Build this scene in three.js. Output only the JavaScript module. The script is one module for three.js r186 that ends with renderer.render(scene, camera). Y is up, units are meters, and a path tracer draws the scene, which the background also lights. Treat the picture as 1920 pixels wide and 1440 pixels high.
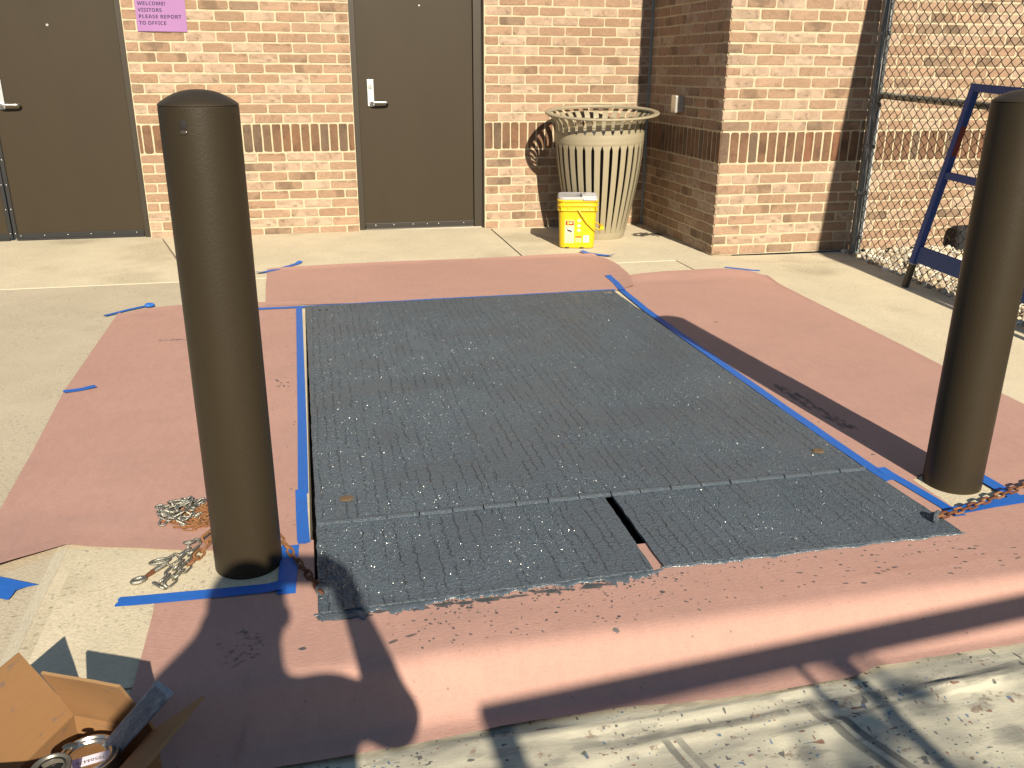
import * as THREE from 'three';
import { RoundedBoxGeometry } from 'three/addons/geometries/RoundedBoxGeometry.js';
import { MarchingCubes } from 'three/addons/objects/MarchingCubes.js';
import * as BGU from 'three/addons/utils/BufferGeometryUtils.js';

// ------------------------------------------------------------------ camera, sky, sun, exposure
const scene = new THREE.Scene();
const camera = new THREE.PerspectiveCamera(47.46, 4 / 3, 0.01, 600);
{
  const yaw = 0.2264, pitch = 0.3467, roll = 0.0058;
  const f = new THREE.Vector3(Math.sin(yaw) * Math.cos(pitch), -Math.sin(pitch), -Math.cos(yaw) * Math.cos(pitch));
  const r = new THREE.Vector3(Math.cos(yaw), 0, Math.sin(yaw));
  const u = r.clone().cross(f);
  const r2 = r.clone().multiplyScalar(Math.cos(roll)).addScaledVector(u, Math.sin(roll));
  const u2 = u.clone().multiplyScalar(Math.cos(roll)).addScaledVector(r, -Math.sin(roll));
  camera.position.set(-1.5465, 1.1955, 6.7704);
  camera.up.copy(u2);
  camera.lookAt(camera.position.clone().add(f));
  camera.updateMatrixWorld();
}
const SUN = new THREE.Vector3(0.0735, 0.587, 1).normalize();
// clear summer sky: deeper blue overhead, paler to the horizon and round the sun
{
  const W = 512, H = 256, d = new Float32Array(W * H * 4);
  for (let j = 0, k = 0; j < H; j++) for (let i = 0; i < W; i++, k += 4) {
    const el = ((j + 0.5) / H - 0.5) * Math.PI, az = ((i + 0.5) / W - 0.5) * 2 * Math.PI, y = Math.sin(el), x = Math.cos(el) * Math.cos(az), z = Math.cos(el) * Math.sin(az);
    const up = Math.max(0, y), t = Math.pow(1 - up, 2.6), c = Math.max(0, x * SUN.x + y * SUN.y + z * SUN.z), glow = 0.10 * Math.pow(c, 8) + 0.25 * Math.pow(c, 60);
    const low = y < 0 ? Math.max(0, 1 + y * 6) : 1;
    for (let q = 0; q < 3; q++) d[k + q] = (([0.085, 0.140, 0.205][q] * (1 - t) + [0.165, 0.195, 0.205][q] * t) * (low * 0.55 + 0.45) + glow * [1, 0.93, 0.80][q]) * [0.78, 0.83, 0.92][q];
    d[k + 3] = 1;
  }
  const t = new THREE.DataTexture(d, W, H, THREE.RGBAFormat, THREE.FloatType); t.mapping = THREE.EquirectangularReflectionMapping; t.magFilter = t.minFilter = THREE.LinearFilter; t.wrapS = THREE.RepeatWrapping; t.needsUpdate = true;
  scene.background = t; scene.environment = t;
}
const sun = new THREE.DirectionalLight(new THREE.Color(1, 0.89, 0.70), 5);
sun.position.copy(SUN).multiplyScalar(30).add(new THREE.Vector3(0, 0, 3));
sun.target.position.set(0, 0, 3);
sun.castShadow = true;
sun.shadow.mapSize.set(4096, 4096);
Object.assign(sun.shadow.camera, { left: -8, right: 8, top: 8, bottom: -8, near: 1, far: 80 });
scene.add(sun, sun.target);
const EXPOSURE = 1.8;

// ------------------------------------------------------------------ helpers
function rng(seed) { let a = seed >>> 0; return () => { a = (a + 0x6D2B79F5) | 0; let t = Math.imul(a ^ (a >>> 15), 1 | a); t = (t + Math.imul(t ^ (t >>> 7), 61 | t)) ^ t; return ((t ^ (t >>> 14)) >>> 0) / 4294967296; }; }
const LAT = new Float32Array(65536); { const r = rng(77); for (let i = 0; i < 65536; i++) LAT[i] = r(); }
function vn(x, y) {
  const xi = Math.floor(x), yi = Math.floor(y); let fx = x - xi, fy = y - yi;
  fx = fx * fx * (3 - 2 * fx); fy = fy * fy * (3 - 2 * fy);
  const x0 = xi & 255, x1 = (xi + 1) & 255, y0 = (yi & 255) << 8, y1 = ((yi + 1) & 255) << 8;
  const a = LAT[y0 | x0], b = LAT[y0 | x1], c = LAT[y1 | x0], d = LAT[y1 | x1];
  return a + (b - a) * fx + (c - a) * fy + (a - b - c + d) * fx * fy;
}
function fbm(x, y, o = 4) { let s = 0, a = 0.5, n = 0; for (let i = 0; i < o; i++) { s += a * vn(x, y); n += a; a *= 0.5; x = x * 2.03 + 17.3; y = y * 2.03 + 9.1; } return s / n; }
const clamp = (x, a = 0, b = 1) => Math.min(b, Math.max(a, x));
const mix = (a, b, t) => a + (b - a) * t;
const sstep = (a, b, x) => { const t = clamp((x - a) / (b - a)); return t * t * (3 - 2 * t); };
const l2s = (c) => 255 * (c <= 0.0031308 ? 12.92 * c : 1.055 * Math.pow(c, 1 / 2.4) - 0.055);
function tex(w, h, fn, srgb = true, rx = 1, ry = 1) {            // fn(u, v, out) in linear values 0..1
  const d = new Uint8Array(w * h * 4), o = [0, 0, 0];
  for (let j = 0, k = 0; j < h; j++) for (let i = 0; i < w; i++, k += 4) {
    fn((i + 0.5) / w, (j + 0.5) / h, o);
    for (let c = 0; c < 3; c++) d[k + c] = srgb ? l2s(clamp(o[c])) : 255 * clamp(o[c]);
    d[k + 3] = 255;
  }
  return dataTex(d, w, h, srgb, rx, ry);
}
function dataTex(d, w, h, srgb, rx = 1, ry = 1) {
  const t = new THREE.DataTexture(d, w, h);
  t.colorSpace = srgb ? THREE.SRGBColorSpace : THREE.NoColorSpace;
  t.wrapS = t.wrapT = THREE.RepeatWrapping; t.magFilter = THREE.LinearFilter; t.minFilter = THREE.LinearMipmapLinearFilter; t.generateMipmaps = true;
  t.repeat.set(rx, ry); t.needsUpdate = true; return t;
}
const C = (r, g, b) => new THREE.Color().setRGB(r, g, b);
const V3 = (x, y, z) => new THREE.Vector3(x, y, z);
const std = (o) => new THREE.MeshStandardMaterial({ side: THREE.DoubleSide, ...o });
const used = {};
function numbered(n) { const k = used[n] || 0; used[n] = k + 1; return k ? `${n}_${String(k).padStart(3, '0')}` : n; }
function setud(o, label, category, group, kind) { if (label) o.userData.label = label; if (category) o.userData.category = category; if (group) o.userData.group = group; if (kind) o.userData.kind = kind; return o; }
function thing(name, label, category, pos = [0, 0, 0], group) { const g = new THREE.Group(); g.name = numbered(name); g.position.set(...pos); scene.add(g); return setud(g, label, category, group); }
function struct(name, label) { const g = new THREE.Group(); g.name = numbered(name); scene.add(g); setud(g, label, null, null, 'structure'); return g; }
function part(parent, name, geo, mat, label) { const m = new THREE.Mesh(geo, mat); m.name = name; m.castShadow = m.receiveShadow = true; if (label) m.userData.label = label; parent.add(m); return m; }
function single(name, geo, mat, label, category, group, kind) { const m = new THREE.Mesh(geo, mat); m.name = numbered(name); m.castShadow = m.receiveShadow = true; scene.add(m); return setud(m, label, category, group, kind); }
function box(w, h, d, x = 0, y = 0, z = 0, r = 0.002) { const g = r > 0 ? new RoundedBoxGeometry(w, h, d, 1, Math.min(r, w / 2.1, h / 2.1, d / 2.1)) : new THREE.BoxGeometry(w, h, d); g.translate(x, y, z); return g; }
function tube(pts, r, seg = 24, rad = 8, closed = false) { return new THREE.TubeGeometry(new THREE.CatmullRomCurve3(pts, closed, 'catmullrom', 0.5), seg, r, rad, closed); }
function lathe(pts, seg = 48) { return new THREE.LatheGeometry(pts.map((p) => new THREE.Vector2(p[0], p[1])), seg); }
function cyl(a, b, r0, r1 = r0, seg = 16) { const d = b.clone().sub(a), L = d.length(); const g = new THREE.CylinderGeometry(r1, r0, L, seg); g.translate(0, L / 2, 0); g.applyQuaternion(new THREE.Quaternion().setFromUnitVectors(V3(0, 1, 0), d.normalize())); g.translate(a.x, a.y, a.z); return g; }
// a sheet from a function p(i/n, j/m) -> Vector3, with uv from the second function
function sheet(n, m, p, uv) {
  const pos = [], uvs = [], idx = [];
  for (let j = 0; j <= m; j++) for (let i = 0; i <= n; i++) { const q = p(i / n, j / m); pos.push(q.x, q.y, q.z); const t = uv ? uv(q, i / n, j / m) : [i / n, j / m]; uvs.push(t[0], t[1]); }
  for (let j = 0; j < m; j++) for (let i = 0; i < n; i++) { const a = j * (n + 1) + i, b = a + 1, c = a + n + 1, d = c + 1; idx.push(a, c, b, b, c, d); }
  const g = new THREE.BufferGeometry();
  g.setAttribute('position', new THREE.Float32BufferAttribute(pos, 3)); g.setAttribute('uv', new THREE.Float32BufferAttribute(uvs, 2)); g.setIndex(idx); g.computeVertexNormals(); return g;
}
const clean = (g) => { const q = g.index ? g.toNonIndexed() : g; for (const k of Object.keys(q.attributes)) if (!['position', 'normal', 'uv'].includes(k)) q.deleteAttribute(k); return q; };
const merge = (list) => BGU.mergeGeometries(list.map(clean));
// the walk falls gently away towards the fence on the right
const grade = (x, z) => -0.042 * Math.max(0, z - 1.15) * sstep(0.75, 1.75, x);

// ------------------------------------------------------------------ surface textures
const concTex = tex(2048, 2048, (u, v, o) => {            // 4 m
  const x = u * 4, y = v * 4;
  const big = fbm(x * 1.1 + 3, y * 1.1, 4), mid = fbm(x * 7, y * 7 + 40, 4), fine = vn(x * 240, y * 240), sp = vn(x * 420 + 9, y * 420);
  let k = 0.80 + 0.22 * big + 0.14 * (mid - 0.5) + 0.14 * (fine - 0.5) + 0.16 * (sp - 0.5);
  const stain = sstep(0.60, 0.78, fbm(x * 1.7 + 31, y * 1.7 + 5, 5)) * 0.16; k -= stain;
  const pit = sstep(0.80, 0.9, vn(x * 150 + 5, y * 150 + 70)) * sstep(0.35, 0.6, fbm(x * 5, y * 5 + 11, 2)); k -= pit * 0.28;
  o[0] = 0.55 * k; o[1] = 0.48 * k * (1 - stain * 0.05); o[2] = 0.35 * k * (1 + 0.05 * (big - 0.5) - stain * 0.2);
}, true, 0.25, 0.25);
const concBump = tex(1024, 1024, (u, v, o) => { const x = u * 1.5, y = v * 1.5; o[0] = o[1] = o[2] = 0.35 * vn(x * 200, y * 200) + 0.35 * vn(x * 420, y * 420) + 0.3 * fbm(x * 20, y * 20, 3); }, false, 0.667, 0.667);
const concMat = std({ map: concTex, bumpMap: concBump, bumpScale: 0.0012, roughness: 0.92 });
const concOldMat = std({ map: concTex, bumpMap: concBump, bumpScale: 0.0016, roughness: 0.95, color: C(0.80, 0.79, 0.80) });
const collarMat = std({ map: concTex, bumpMap: concBump, bumpScale: 0.004, roughness: 0.95, color: C(1.05, 1.05, 1.0) });
const sealMat = std({ color: C(0.55, 0.49, 0.375), roughness: 0.75, bumpMap: concBump, bumpScale: 0.001 });
const darkMat = std({ color: C(0.012, 0.011, 0.010), roughness: 0.9 });
const asphTex = tex(512, 512, (u, v, o) => { const k = 0.6 + 0.8 * vn(u * 180, v * 180) * vn(u * 90 + 4, v * 90) + 0.2 * fbm(u * 6, v * 6, 3); o[0] = 0.06 * k; o[1] = 0.058 * k; o[2] = 0.056 * k; }, true, 0.5, 0.5);
const asphMat = std({ map: asphTex, roughness: 0.95 });

function brickTexture(kind) {
  return tex(1024, 512, (u, v, o) => {                     // 1.2 m x 0.6 m
    const x = u * 1.2, y = v * 0.6;
    const big = fbm(x * 9 + kind * 30, y * 9, 3), mid = fbm(x * 40, y * 60 + kind * 9, 3), fine = vn(x * 700, y * 700), line = vn(x * 25 + kind * 5, y * 520);
    let k = 0.80 + 0.30 * (big - 0.5) + 0.24 * mid + 0.12 * (fine - 0.5), w = 0, dk = 0;
    if (kind === 0) { k += 0.10 * (line - 0.5); dk = sstep(0.62, 0.8, fbm(x * 14 + 3, y * 14, 3)) * 0.25; }
    if (kind === 1) { w = sstep(0.42, 0.72, fbm(x * 16 + 50, y * 22 + 8, 4)) * 0.75; dk = sstep(0.66, 0.80, fbm(x * 30, y * 30 + 3, 3)) * 0.3; }
    if (kind === 2) { k += 0.12 * (line - 0.5); dk = sstep(0.5, 0.75, fbm(x * 11, y * 11 + 77, 3)) * 0.3; }
    const pit = sstep(0.83, 0.93, vn(x * 330 + 3, y * 330)) * 0.4; k *= 1 - pit - dk;
    o[0] = clamp(mix(k, 1.16, w) * 0.86); o[1] = clamp(mix(k, 1.24, w) * 0.86); o[2] = clamp(mix(k, 1.34, w) * 0.86);
  });
}
const brickTex = [0, 1, 2].map(brickTexture);
const brickBump = tex(1024, 512, (u, v, o) => { const x = u * 1.2, y = v * 0.6; o[0] = o[1] = o[2] = 0.45 * fbm(x * 50, y * 70, 3) + 0.3 * vn(x * 500, y * 500) - 0.5 * sstep(0.8, 0.93, vn(x * 330 + 3, y * 330)) + 0.25; }, false);
const brickMat = (kind, r, g, b) => std({ map: brickTex[kind], bumpMap: brickBump, bumpScale: 0.004, color: C(r, g, b), roughness: 0.93 });
const BM = {
  tan: [brickMat(0, .355, .232, .153), brickMat(0, .335, .213, .137), brickMat(0, .375, .248, .167), brickMat(0, .345, .221, .147)],
  pale: [brickMat(1, .395, .290, .207), brickMat(1, .365, .258, .180), brickMat(1, .385, .274, .196)],
  brown: [brickMat(2, .31, .203, .133), brickMat(2, .34, .22, .142), brickMat(2, .27, .184, .124)],
  soldier: [brickMat(2, .185, .104, .060), brickMat(2, .205, .110, .060), brickMat(0, .165, .102, .062), brickMat(0, .19, .106, .060), brickMat(2, .150, .100, .064)],
  soldierRed: [brickMat(2, .22, .100, .055), brickMat(2, .18, .098, .055), brickMat(0, .15, .100, .066), brickMat(2, .195, .106, .062)],
};
const mortarTex = tex(512, 512, (u, v, o) => { const k = 0.82 + 0.2 * fbm(u * 20, v * 20, 3) + 0.2 * (vn(u * 220, v * 220) - 0.5); o[0] = .455 * k; o[1] = .385 * k; o[2] = .265 * k; }, true, 1.2, 1.2);
const mortarMat = std({ map: mortarTex, bumpMap: mortarTex, bumpScale: 0.003, roughness: 0.95 });

const paintMottle = tex(512, 512, (u, v, o) => { const k = 0.90 + 0.16 * (fbm(u * 5, v * 5, 4) - 0.5) + 0.06 * (vn(u * 260, v * 260) - 0.5); o[0] = o[1] = o[2] = k; });
const orangePeel = tex(512, 512, (u, v, o) => { o[0] = o[1] = o[2] = 0.6 * fbm(u * 70, v * 70, 2) + 0.4 * fbm(u * 9, v * 9, 2); }, false, 2, 2);
const peelAt = (x, y) => { const t = orangePeel.clone(); t.repeat.set(x, y); t.needsUpdate = true; return t; };
const phys = (o) => new THREE.MeshPhysicalMaterial({ side: THREE.DoubleSide, ...o });
const bronzeMat = phys({ color: C(.033, .0235, .0120), map: paintMottle, roughness: 0.5, specularIntensity: 0.55, bumpMap: peelAt(3, 7), bumpScale: 0.0003 });
const bollardMat = phys({ color: C(.030, .022, .0122), map: paintMottle, roughness: 0.46, specularIntensity: 0.6, bumpMap: peelAt(2, 4.4), bumpScale: 0.0004 });
const frameMat = std({ color: C(.027, .0195, .0105), map: paintMottle, roughness: 0.45 });
const rubberMat = std({ color: C(.008, .008, .009), roughness: 0.5 });
const steelMat = std({ color: C(.62, .62, .62), metalness: 1, roughness: 0.34 });
const satinMat = std({ color: C(.52, .54, .56), metalness: 0.85, roughness: 0.42 });

// ------------------------------------------------------------------ bricks and walls
const CO = 0.067733, BL = 0.2032, JT = 0.0098;
function brickGeo(w, h, d, seed) {                               // face at z = 0 looking to +z, centred on x and y
  const r = rng(seed), c = 0.0022 + r() * 0.002, j = () => (r() - 0.5) * 0.0028;
  const k = 0.006 + r() * 0.004, W = w / 2, H = h / 2, o = [];
  for (const [sx, sy, f] of [[1, 1, 0], [-1, 1, 1], [-1, -1, 0], [1, -1, 1]]) {
    const p = [[sx * W + j(), sy * (H - k * (0.6 + 0.5 * r())) + j()], [sx * (W - k * (0.6 + 0.5 * r())) + j(), sy * H + j()]];
    o.push(...(f ? [p[1], p[0]] : p));
    if (!f) o.push([sx * 0.15 * W + j(), sy * H + j() * 1.3]);
    if (f) o.push(sy > 0 ? [sx * W + j(), 0.1 * H] : [sx * W + j(), -0.1 * H]);
  }
  const n = o.length, pos = [], uv = [], ou = r() * 0.8, ov = r() * 0.8;
  const put = (p, z, s) => { const x = p[0] - Math.sign(p[0]) * Math.min(Math.abs(p[0]), s), y = p[1] - Math.sign(p[1]) * Math.min(Math.abs(p[1]), s); pos.push(x, y, z); uv.push(ou + (x + (z < -0.004 ? z : 0)) / 1.2, ov + (y + (z < -0.004 ? z * 0.3 : 0)) / 0.6); };
  for (let i = 0; i < n; i++) {
    const a = o[i], b = o[(i + 1) % n];
    pos.push(0, 0, 0); uv.push(ou, ov); put(a, 0, c); put(b, 0, c);
    put(a, 0, c); put(a, -c, 0); put(b, 0, c); put(b, 0, c); put(a, -c, 0); put(b, -c, 0);
    put(a, -c, 0); put(a, -d, 0); put(b, -c, 0); put(b, -c, 0); put(a, -d, 0); put(b, -d, 0);
  }
  const g = new THREE.BufferGeometry(); g.setAttribute('position', new THREE.Float32BufferAttribute(pos, 3)); g.setAttribute('uv', new THREE.Float32BufferAttribute(uv, 2)); g.computeVertexNormals(); return g;
}
const bset = (w, h, d, n, s) => Array.from({ length: n }, (_, i) => brickGeo(w, h, d, s + i * 13));
const BG = {
  full: bset(BL - JT, CO - JT, 0.05, 9, 100), half: bset(BL / 2 - JT, CO - JT, 0.05, 5, 400), soldier: bset(CO - JT, 3 * CO - JT, 0.05, 7, 700),
  fullD: bset(BL - JT, CO - JT, 0.097, 5, 1000), soldierD: bset(CO - JT, 3 * CO - JT, 0.058, 3, 1300),
};
// wall(): one panel of brickwork in its own plane: local x along the wall, y up, +z outwards
function wall(label, group0, pos, turn, width, phase, seed, opt = {}) {
  const R = rng(seed), t = thing('brick_wall', label, 'wall', pos); t.rotation.y = turn;
  const TOP = 46, HI = 26, XM = opt.farX || 99, hiGeo = [];
  part(t, 'mortar', box(width - (opt.trimR || 0) - (opt.trimL || 0), TOP * CO, 0.22, (width - (opt.trimR || 0) + (opt.trimL || 0)) / 2, TOP * CO / 2, -0.1130, 0), mortarMat);
  const choose = (row) => { const q = R(); const set = q < 0.50 ? BM.tan : q < 0.82 ? BM.pale : BM.brown; return set[Math.floor(R() * set.length)]; };
  const put = (geo, mat, x, y, sx, high) => {
    const z = (R() - 0.5) * 0.0022, rz = (R() - 0.5) * 0.006, flip = R() < 0.5 ? Math.PI : 0;
    if (high) { const g = geo.clone(); g.applyMatrix4(new THREE.Matrix4().compose(V3(x, y, z), new THREE.Quaternion().setFromEuler(new THREE.Euler(0, 0, rz)), V3(sx, 1, 1))); const n = g.attributes.position.count, c = new Float32Array(n * 3); for (let i = 0; i < n; i++) c.set([mat.color.r, mat.color.g, mat.color.b], i * 3); g.setAttribute('color', new THREE.BufferAttribute(c, 3)); hiGeo.push(g); return; }
    const m = part(t, 'brick', geo, mat); m.position.set(x, y, z); m.rotation.z = rz + (sx === 1 ? flip : 0); m.scale.x = sx;
  };
  for (let row = 0; row < TOP; row++) {
    if (row >= 9 && row < 12) {
      if (row > 9) continue;
      let x = (opt.soldierPhase ?? 0);
      while (x > 0.001) x -= CO; let first = true;
      for (; x < width - 0.004; x += CO) {
        const a = Math.max(x, 0), b = Math.min(x + CO, width), w = b - a - JT; if (w < 0.012) continue;
        const s = w / (CO - JT), set = opt.red ? BM.soldierRed : BM.soldier, deep = (first && opt.cornerL);
        put((deep ? BG.soldierD : BG.soldier)[Math.floor(R() * (deep ? 3 : 7))], set[Math.floor(R() * set.length)], (a + b) / 2, 10.5 * CO, Math.abs(s - 1) < 0.02 ? 1 : s, a > XM); first = false;
      }
      continue;
    }
    const k = row < 9 ? 8 - row : row - 12;              // courses away from the soldier band
    let x = phase + (k % 2 ? BL / 2 : 0);
    while (x > 0.001) x -= BL;
    for (; x < width - 0.004; x += BL) {
      let a = Math.max(x, 0), b = Math.min(x + BL, width);
      const atL = a <= 0.0011, atR = b >= width - 0.0011;
      let w = b - a - JT;
      if (opt.cornerL && atL) { if (k % 2) continue; w += JT / 2; a -= JT / 2; }          // the other wall's brick shows here
      if (opt.cornerR && atR) { if (k % 2 === 0) continue; w += JT / 2; b += JT / 2; }
      if (w < 0.015) continue;
      const deep = (opt.cornerL && atL) || (opt.cornerR && atR);
      const half = w < BL * 0.62, base = half ? BL / 2 - JT : BL - JT, s = w / base, set = deep ? BG.fullD : half ? BG.half : BG.full;
      put(set[Math.floor(R() * set.length)], choose(row), (a + b) / 2, (row + 0.5) * CO, Math.abs(s - 1) < 0.03 ? 1 : s, row >= HI || a > XM);
    }
  }
  if (hiGeo.length) { const u = part(t, 'upper_brickwork', BGU.mergeGeometries(hiGeo), std({ map: brickTex[1], bumpMap: brickBump, bumpScale: 0.004, vertexColors: true, roughness: 0.93 })); u.userData.kind = 'stuff'; }
  return t;
}
const BX = 1.0985, BZ = 1.3158;                                     // the corner of the projecting bay
const wallL = wall('sunlit brick wall between the double doors and the single door, purple paper sign on it', 0, [-2.69, 0, 0], 0, 1.503, (-1.8927 + 2.69) % BL, 11, { soldierPhase: 0.031 });
wall('sunlit brick wall right of the single door, with the trash can in front', 0, [-0.213, 0, 0], 0, BX + 0.213, 0.213 % BL + BL / 2, 22, { soldierPhase: 0.0 });
wall('shaded brick return wall of the bay behind the trash can, with small metal box', 0, [BX, 0, 0], -Math.PI / 2, BZ, 0.02, 33, { cornerR: true, trimR: 0.012, soldierPhase: 0.03 });
wall('sunlit front brick wall of the bay, running on behind the wire fence', 0, [BX, 0, BZ], 0, 3.2, 0, 44, { cornerL: true, trimL: 0.012, red: true, farX: 2.2 });
// far left wall beyond the double doors, hidden upper storey over the doors
single('lintel', box(0.98, 0.9, 0.22, -0.70, 2.19 + 0.45, -0.12, 0.004), mortarMat, 'pale masonry lintel band above the single brown door', 'lintel');
single('lintel', box(2.0, 0.9, 0.22, -3.69, 2.19 + 0.45, -0.12, 0.004), mortarMat, 'pale masonry lintel band above the brown double doors', 'lintel');

// sealant joint in the inner corner, dark bird-dropping mark on the wall stays in the brick
part(wallL.parent.children.find((o) => o.name === 'brick_wall_001'), 'sealant_joint', box(0.016, 46 * CO, 0.012, BX + 0.213 - 0.008, 23 * CO, 0.004, 0.002), std({ color: C(.22, .25, .26), roughness: 0.6 }), 'grey sealant joint in the inside corner');

// ------------------------------------------------------------------ doors
function lever(parent, x, y, z, dir = 1) {
  const e = part(parent, 'handle_plate', box(0.052, 0.192, 0.012, x, y + 0.065, z + 0.006, 0.005), satinMat);
  const cy = new THREE.CylinderGeometry(0.0165, 0.0175, 0.008, 24); cy.rotateX(Math.PI / 2); cy.translate(x, y + 0.112, z + 0.015); part(e, 'lock_cylinder', cy, steelMat);
  part(e, 'keyhole', box(0.003, 0.010, 0.002, x, y + 0.110, z + 0.0195, 0), darkMat);
  const r = new THREE.CylinderGeometry(0.014, 0.016, 0.03, 20); r.rotateX(Math.PI / 2); r.translate(x + 0.004, y, z + 0.026);
  const l = tube([V3(x + 0.004, y, z + 0.03), V3(x + 0.006, y, z + 0.054), V3(x + dir * 0.025, y, z + 0.062), V3(x + dir * 0.07, y, z + 0.061), V3(x + dir * 0.108, y, z + 0.058), V3(x + dir * 0.120, y, z + 0.046), V3(x + dir * 0.121, y, z + 0.028)], 0.0085, 40, 12);
  part(parent, 'lever', merge([r, l]), steelMat);
}
const DZ = -0.075, DTOP = 2.13;
{
  const d = thing('door', 'single dark brown metal door with lever handle in the middle of the brick wall', 'door', [-0.7, 0, 0]);
  const L = -0.487, Rr = 0.487, fl = 0.045, fr = 0.062;
  part(d, 'frame', merge([
    box(fl, DTOP + 0.05, 0.12, L + fl / 2, (DTOP + 0.05) / 2, DZ - 0.035, 0.003), box(fr, DTOP + 0.05, 0.12, Rr - fr / 2 - 0.012, (DTOP + 0.05) / 2, DZ - 0.035, 0.003), box(Rr - L, 0.06, 0.12, 0, DTOP + 0.03, DZ - 0.035, 0.003),
    box(0.014, DTOP, 0.05, L + fl + 0.007, DTOP / 2, DZ - 0.055, 0.002), box(0.014, DTOP, 0.05, Rr - fr - 0.019, DTOP / 2, DZ - 0.055, 0.002)]), frameMat);
  part(d, 'caulk', box(0.012, DTOP, 0.1, Rr - 0.006, DTOP / 2, DZ - 0.045, 0), std({ color: C(.02, .016, .014), roughness: 0.7 }));
  part(d, 'door_panel', box(0.862, DTOP - 0.045, 0.044, -0.011, (DTOP - 0.045) / 2 + 0.035, DZ - 0.028, 0.003), bronzeMat);
  const sw = part(d, 'door_sweep', merge([box(0.85, 0.032, 0.008, -0.011, 0.046, DZ - 0.001, 0.002), box(0.85, 0.016, 0.006, -0.011, 0.024, DZ - 0.003, 0.002)]), std({ color: C(.05, .046, .042), metalness: 0.6, roughness: 0.4 }));
  for (const x of [-0.36, -0.22, -0.07, 0.04, 0.13, 0.33]) { const s = new THREE.SphereGeometry(0.0042, 10, 6); s.scale(1, 1, 0.5); s.translate(x, 0.047, DZ + 0.004); part(sw, 'screw', s, steelMat); }
  part(d, 'threshold', box(0.95, 0.018, 0.13, -0.005, 0.009, DZ - 0.03, 0.004), std({ color: C(.34, .31, .26), metalness: 0.5, roughness: 0.5 }));
  lever(d, -0.352, 0.955, DZ - 0.006, 1);
  const p = new THREE.CylinderGeometry(0.0055, 0.0055, 0.006, 14); p.rotateX(Math.PI / 2); p.translate(0.025, 1.62, DZ - 0.004); part(d, 'peephole', p, steelMat);
}
{
  const d = thing('double_door', 'pair of dark brown metal doors with black sweep at the left end of the brick wall', 'door', [-2.69, 0, 0]);
  const fr = 0.045, W = 0.9, xm = -0.93;
  part(d, 'frame', merge([box(fr, DTOP + 0.05, 0.12, -fr / 2 - 0.002, (DTOP + 0.05) / 2, DZ - 0.035, 0.003), box(0.014, DTOP, 0.05, -fr - 0.009, DTOP / 2, DZ - 0.05, 0.002), box(1.95, 0.06, 0.12, -0.98, DTOP + 0.03, DZ - 0.035, 0.003), box(fr, DTOP + 0.05, 0.12, -1.9, (DTOP + 0.05) / 2, DZ - 0.035, 0.003)]), frameMat);
  const a = part(d, 'door_leaf', box(W - 0.03, DTOP - 0.045, 0.044, xm + (W - 0.03) / 2 + 0.014, (DTOP - 0.045) / 2 + 0.032, DZ - 0.028, 0.003), bronzeMat);
  const b = part(d, 'door_leaf', box(W - 0.03, DTOP - 0.045, 0.044, xm - (W - 0.03) / 2 - 0.014, (DTOP - 0.045) / 2 + 0.032, DZ - 0.028, 0.003), bronzeMat);
  for (const [leaf, s] of [[a, 1], [b, -1]]) {
    const sw = part(leaf, 'door_sweep', merge([box(W - 0.05, 0.036, 0.009, xm + s * W / 2, 0.050, DZ - 0.001, 0.002), box(W - 0.05, 0.02, 0.012, xm + s * W / 2, 0.022, DZ + 0.001, 0.002)]), rubberMat);
    sw.userData.label = 'black door sweep with screws';
    const as = part(leaf, 'astragal', box(0.026, DTOP - 0.05, 0.012, xm + s * 0.0165, DTOP / 2 + 0.01, DZ + 0.001, 0.003), rubberMat); as.userData.label = 'black meeting strip';
  }
  const sc = (x, y) => { const s = new THREE.SphereGeometry(0.004, 10, 6); s.scale(1, 1, 0.5); s.translate(x, y, DZ + 0.008); return s; };
  for (const s of [-1, 1]) for (let k = 0; k < 12; k++) part(d, 'screw', sc(xm + s * 0.017, 0.07 + k * 0.17), steelMat);
  for (let k = 0; k < 6; k++) part(d, 'screw', sc(xm + 0.05 + k * 0.155, 0.052), steelMat);
  part(d, 'threshold', box(1.86, 0.014, 0.13, xm, 0.007, DZ - 0.03, 0.004), darkMat);
  lever(d, xm + 0.075, 0.945, DZ - 0.006, 1);
  const p = new THREE.CylinderGeometry(0.0085, 0.0085, 0.008, 14); p.rotateX(Math.PI / 2); p.translate(-0.485, 1.452, DZ - 0.003); part(d, 'peephole', p, steelMat);
}
// purple paper sign
{
  const cv = document.createElement('canvas'); cv.width = 1024; cv.height = 800; const c = cv.getContext('2d');
  c.fillStyle = '#8b6493'; c.fillRect(0, 0, 1024, 800); c.fillStyle = '#22103c'; c.font = 'bold 104px sans-serif'; c.textBaseline = 'alphabetic';
  const put = (s, x, y, w) => { c.save(); c.translate(x, y); c.scale(w / c.measureText(s).width, 1); c.fillText(s, 0, 0); c.restore(); };
  put('WELCOME!', 50, 278, 575); put('VISITORS', 50, 408, 490); put('PLEASE REPORT', 50, 538, 880); put('TO OFFICE', 50, 668, 560);
  const t = new THREE.CanvasTexture(cv); t.colorSpace = THREE.SRGBColorSpace;
  const g = sheet(12, 10, (u, v) => V3(-2.594 + 0.320 * u - 0.004 * (1 - v), 1.418 + 0.25 * v, 0.006 + 0.004 * Math.sin(u * 5 + v * 3) * (1 - v) + 0.005 * u * (1 - v)), (q, u, v) => [u, v]);
  single('paper_sign', g, std({ map: t, roughness: 0.75 }), 'purple paper sign with dark lettering taped on the bricks left of the single door', 'sign');
}
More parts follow.
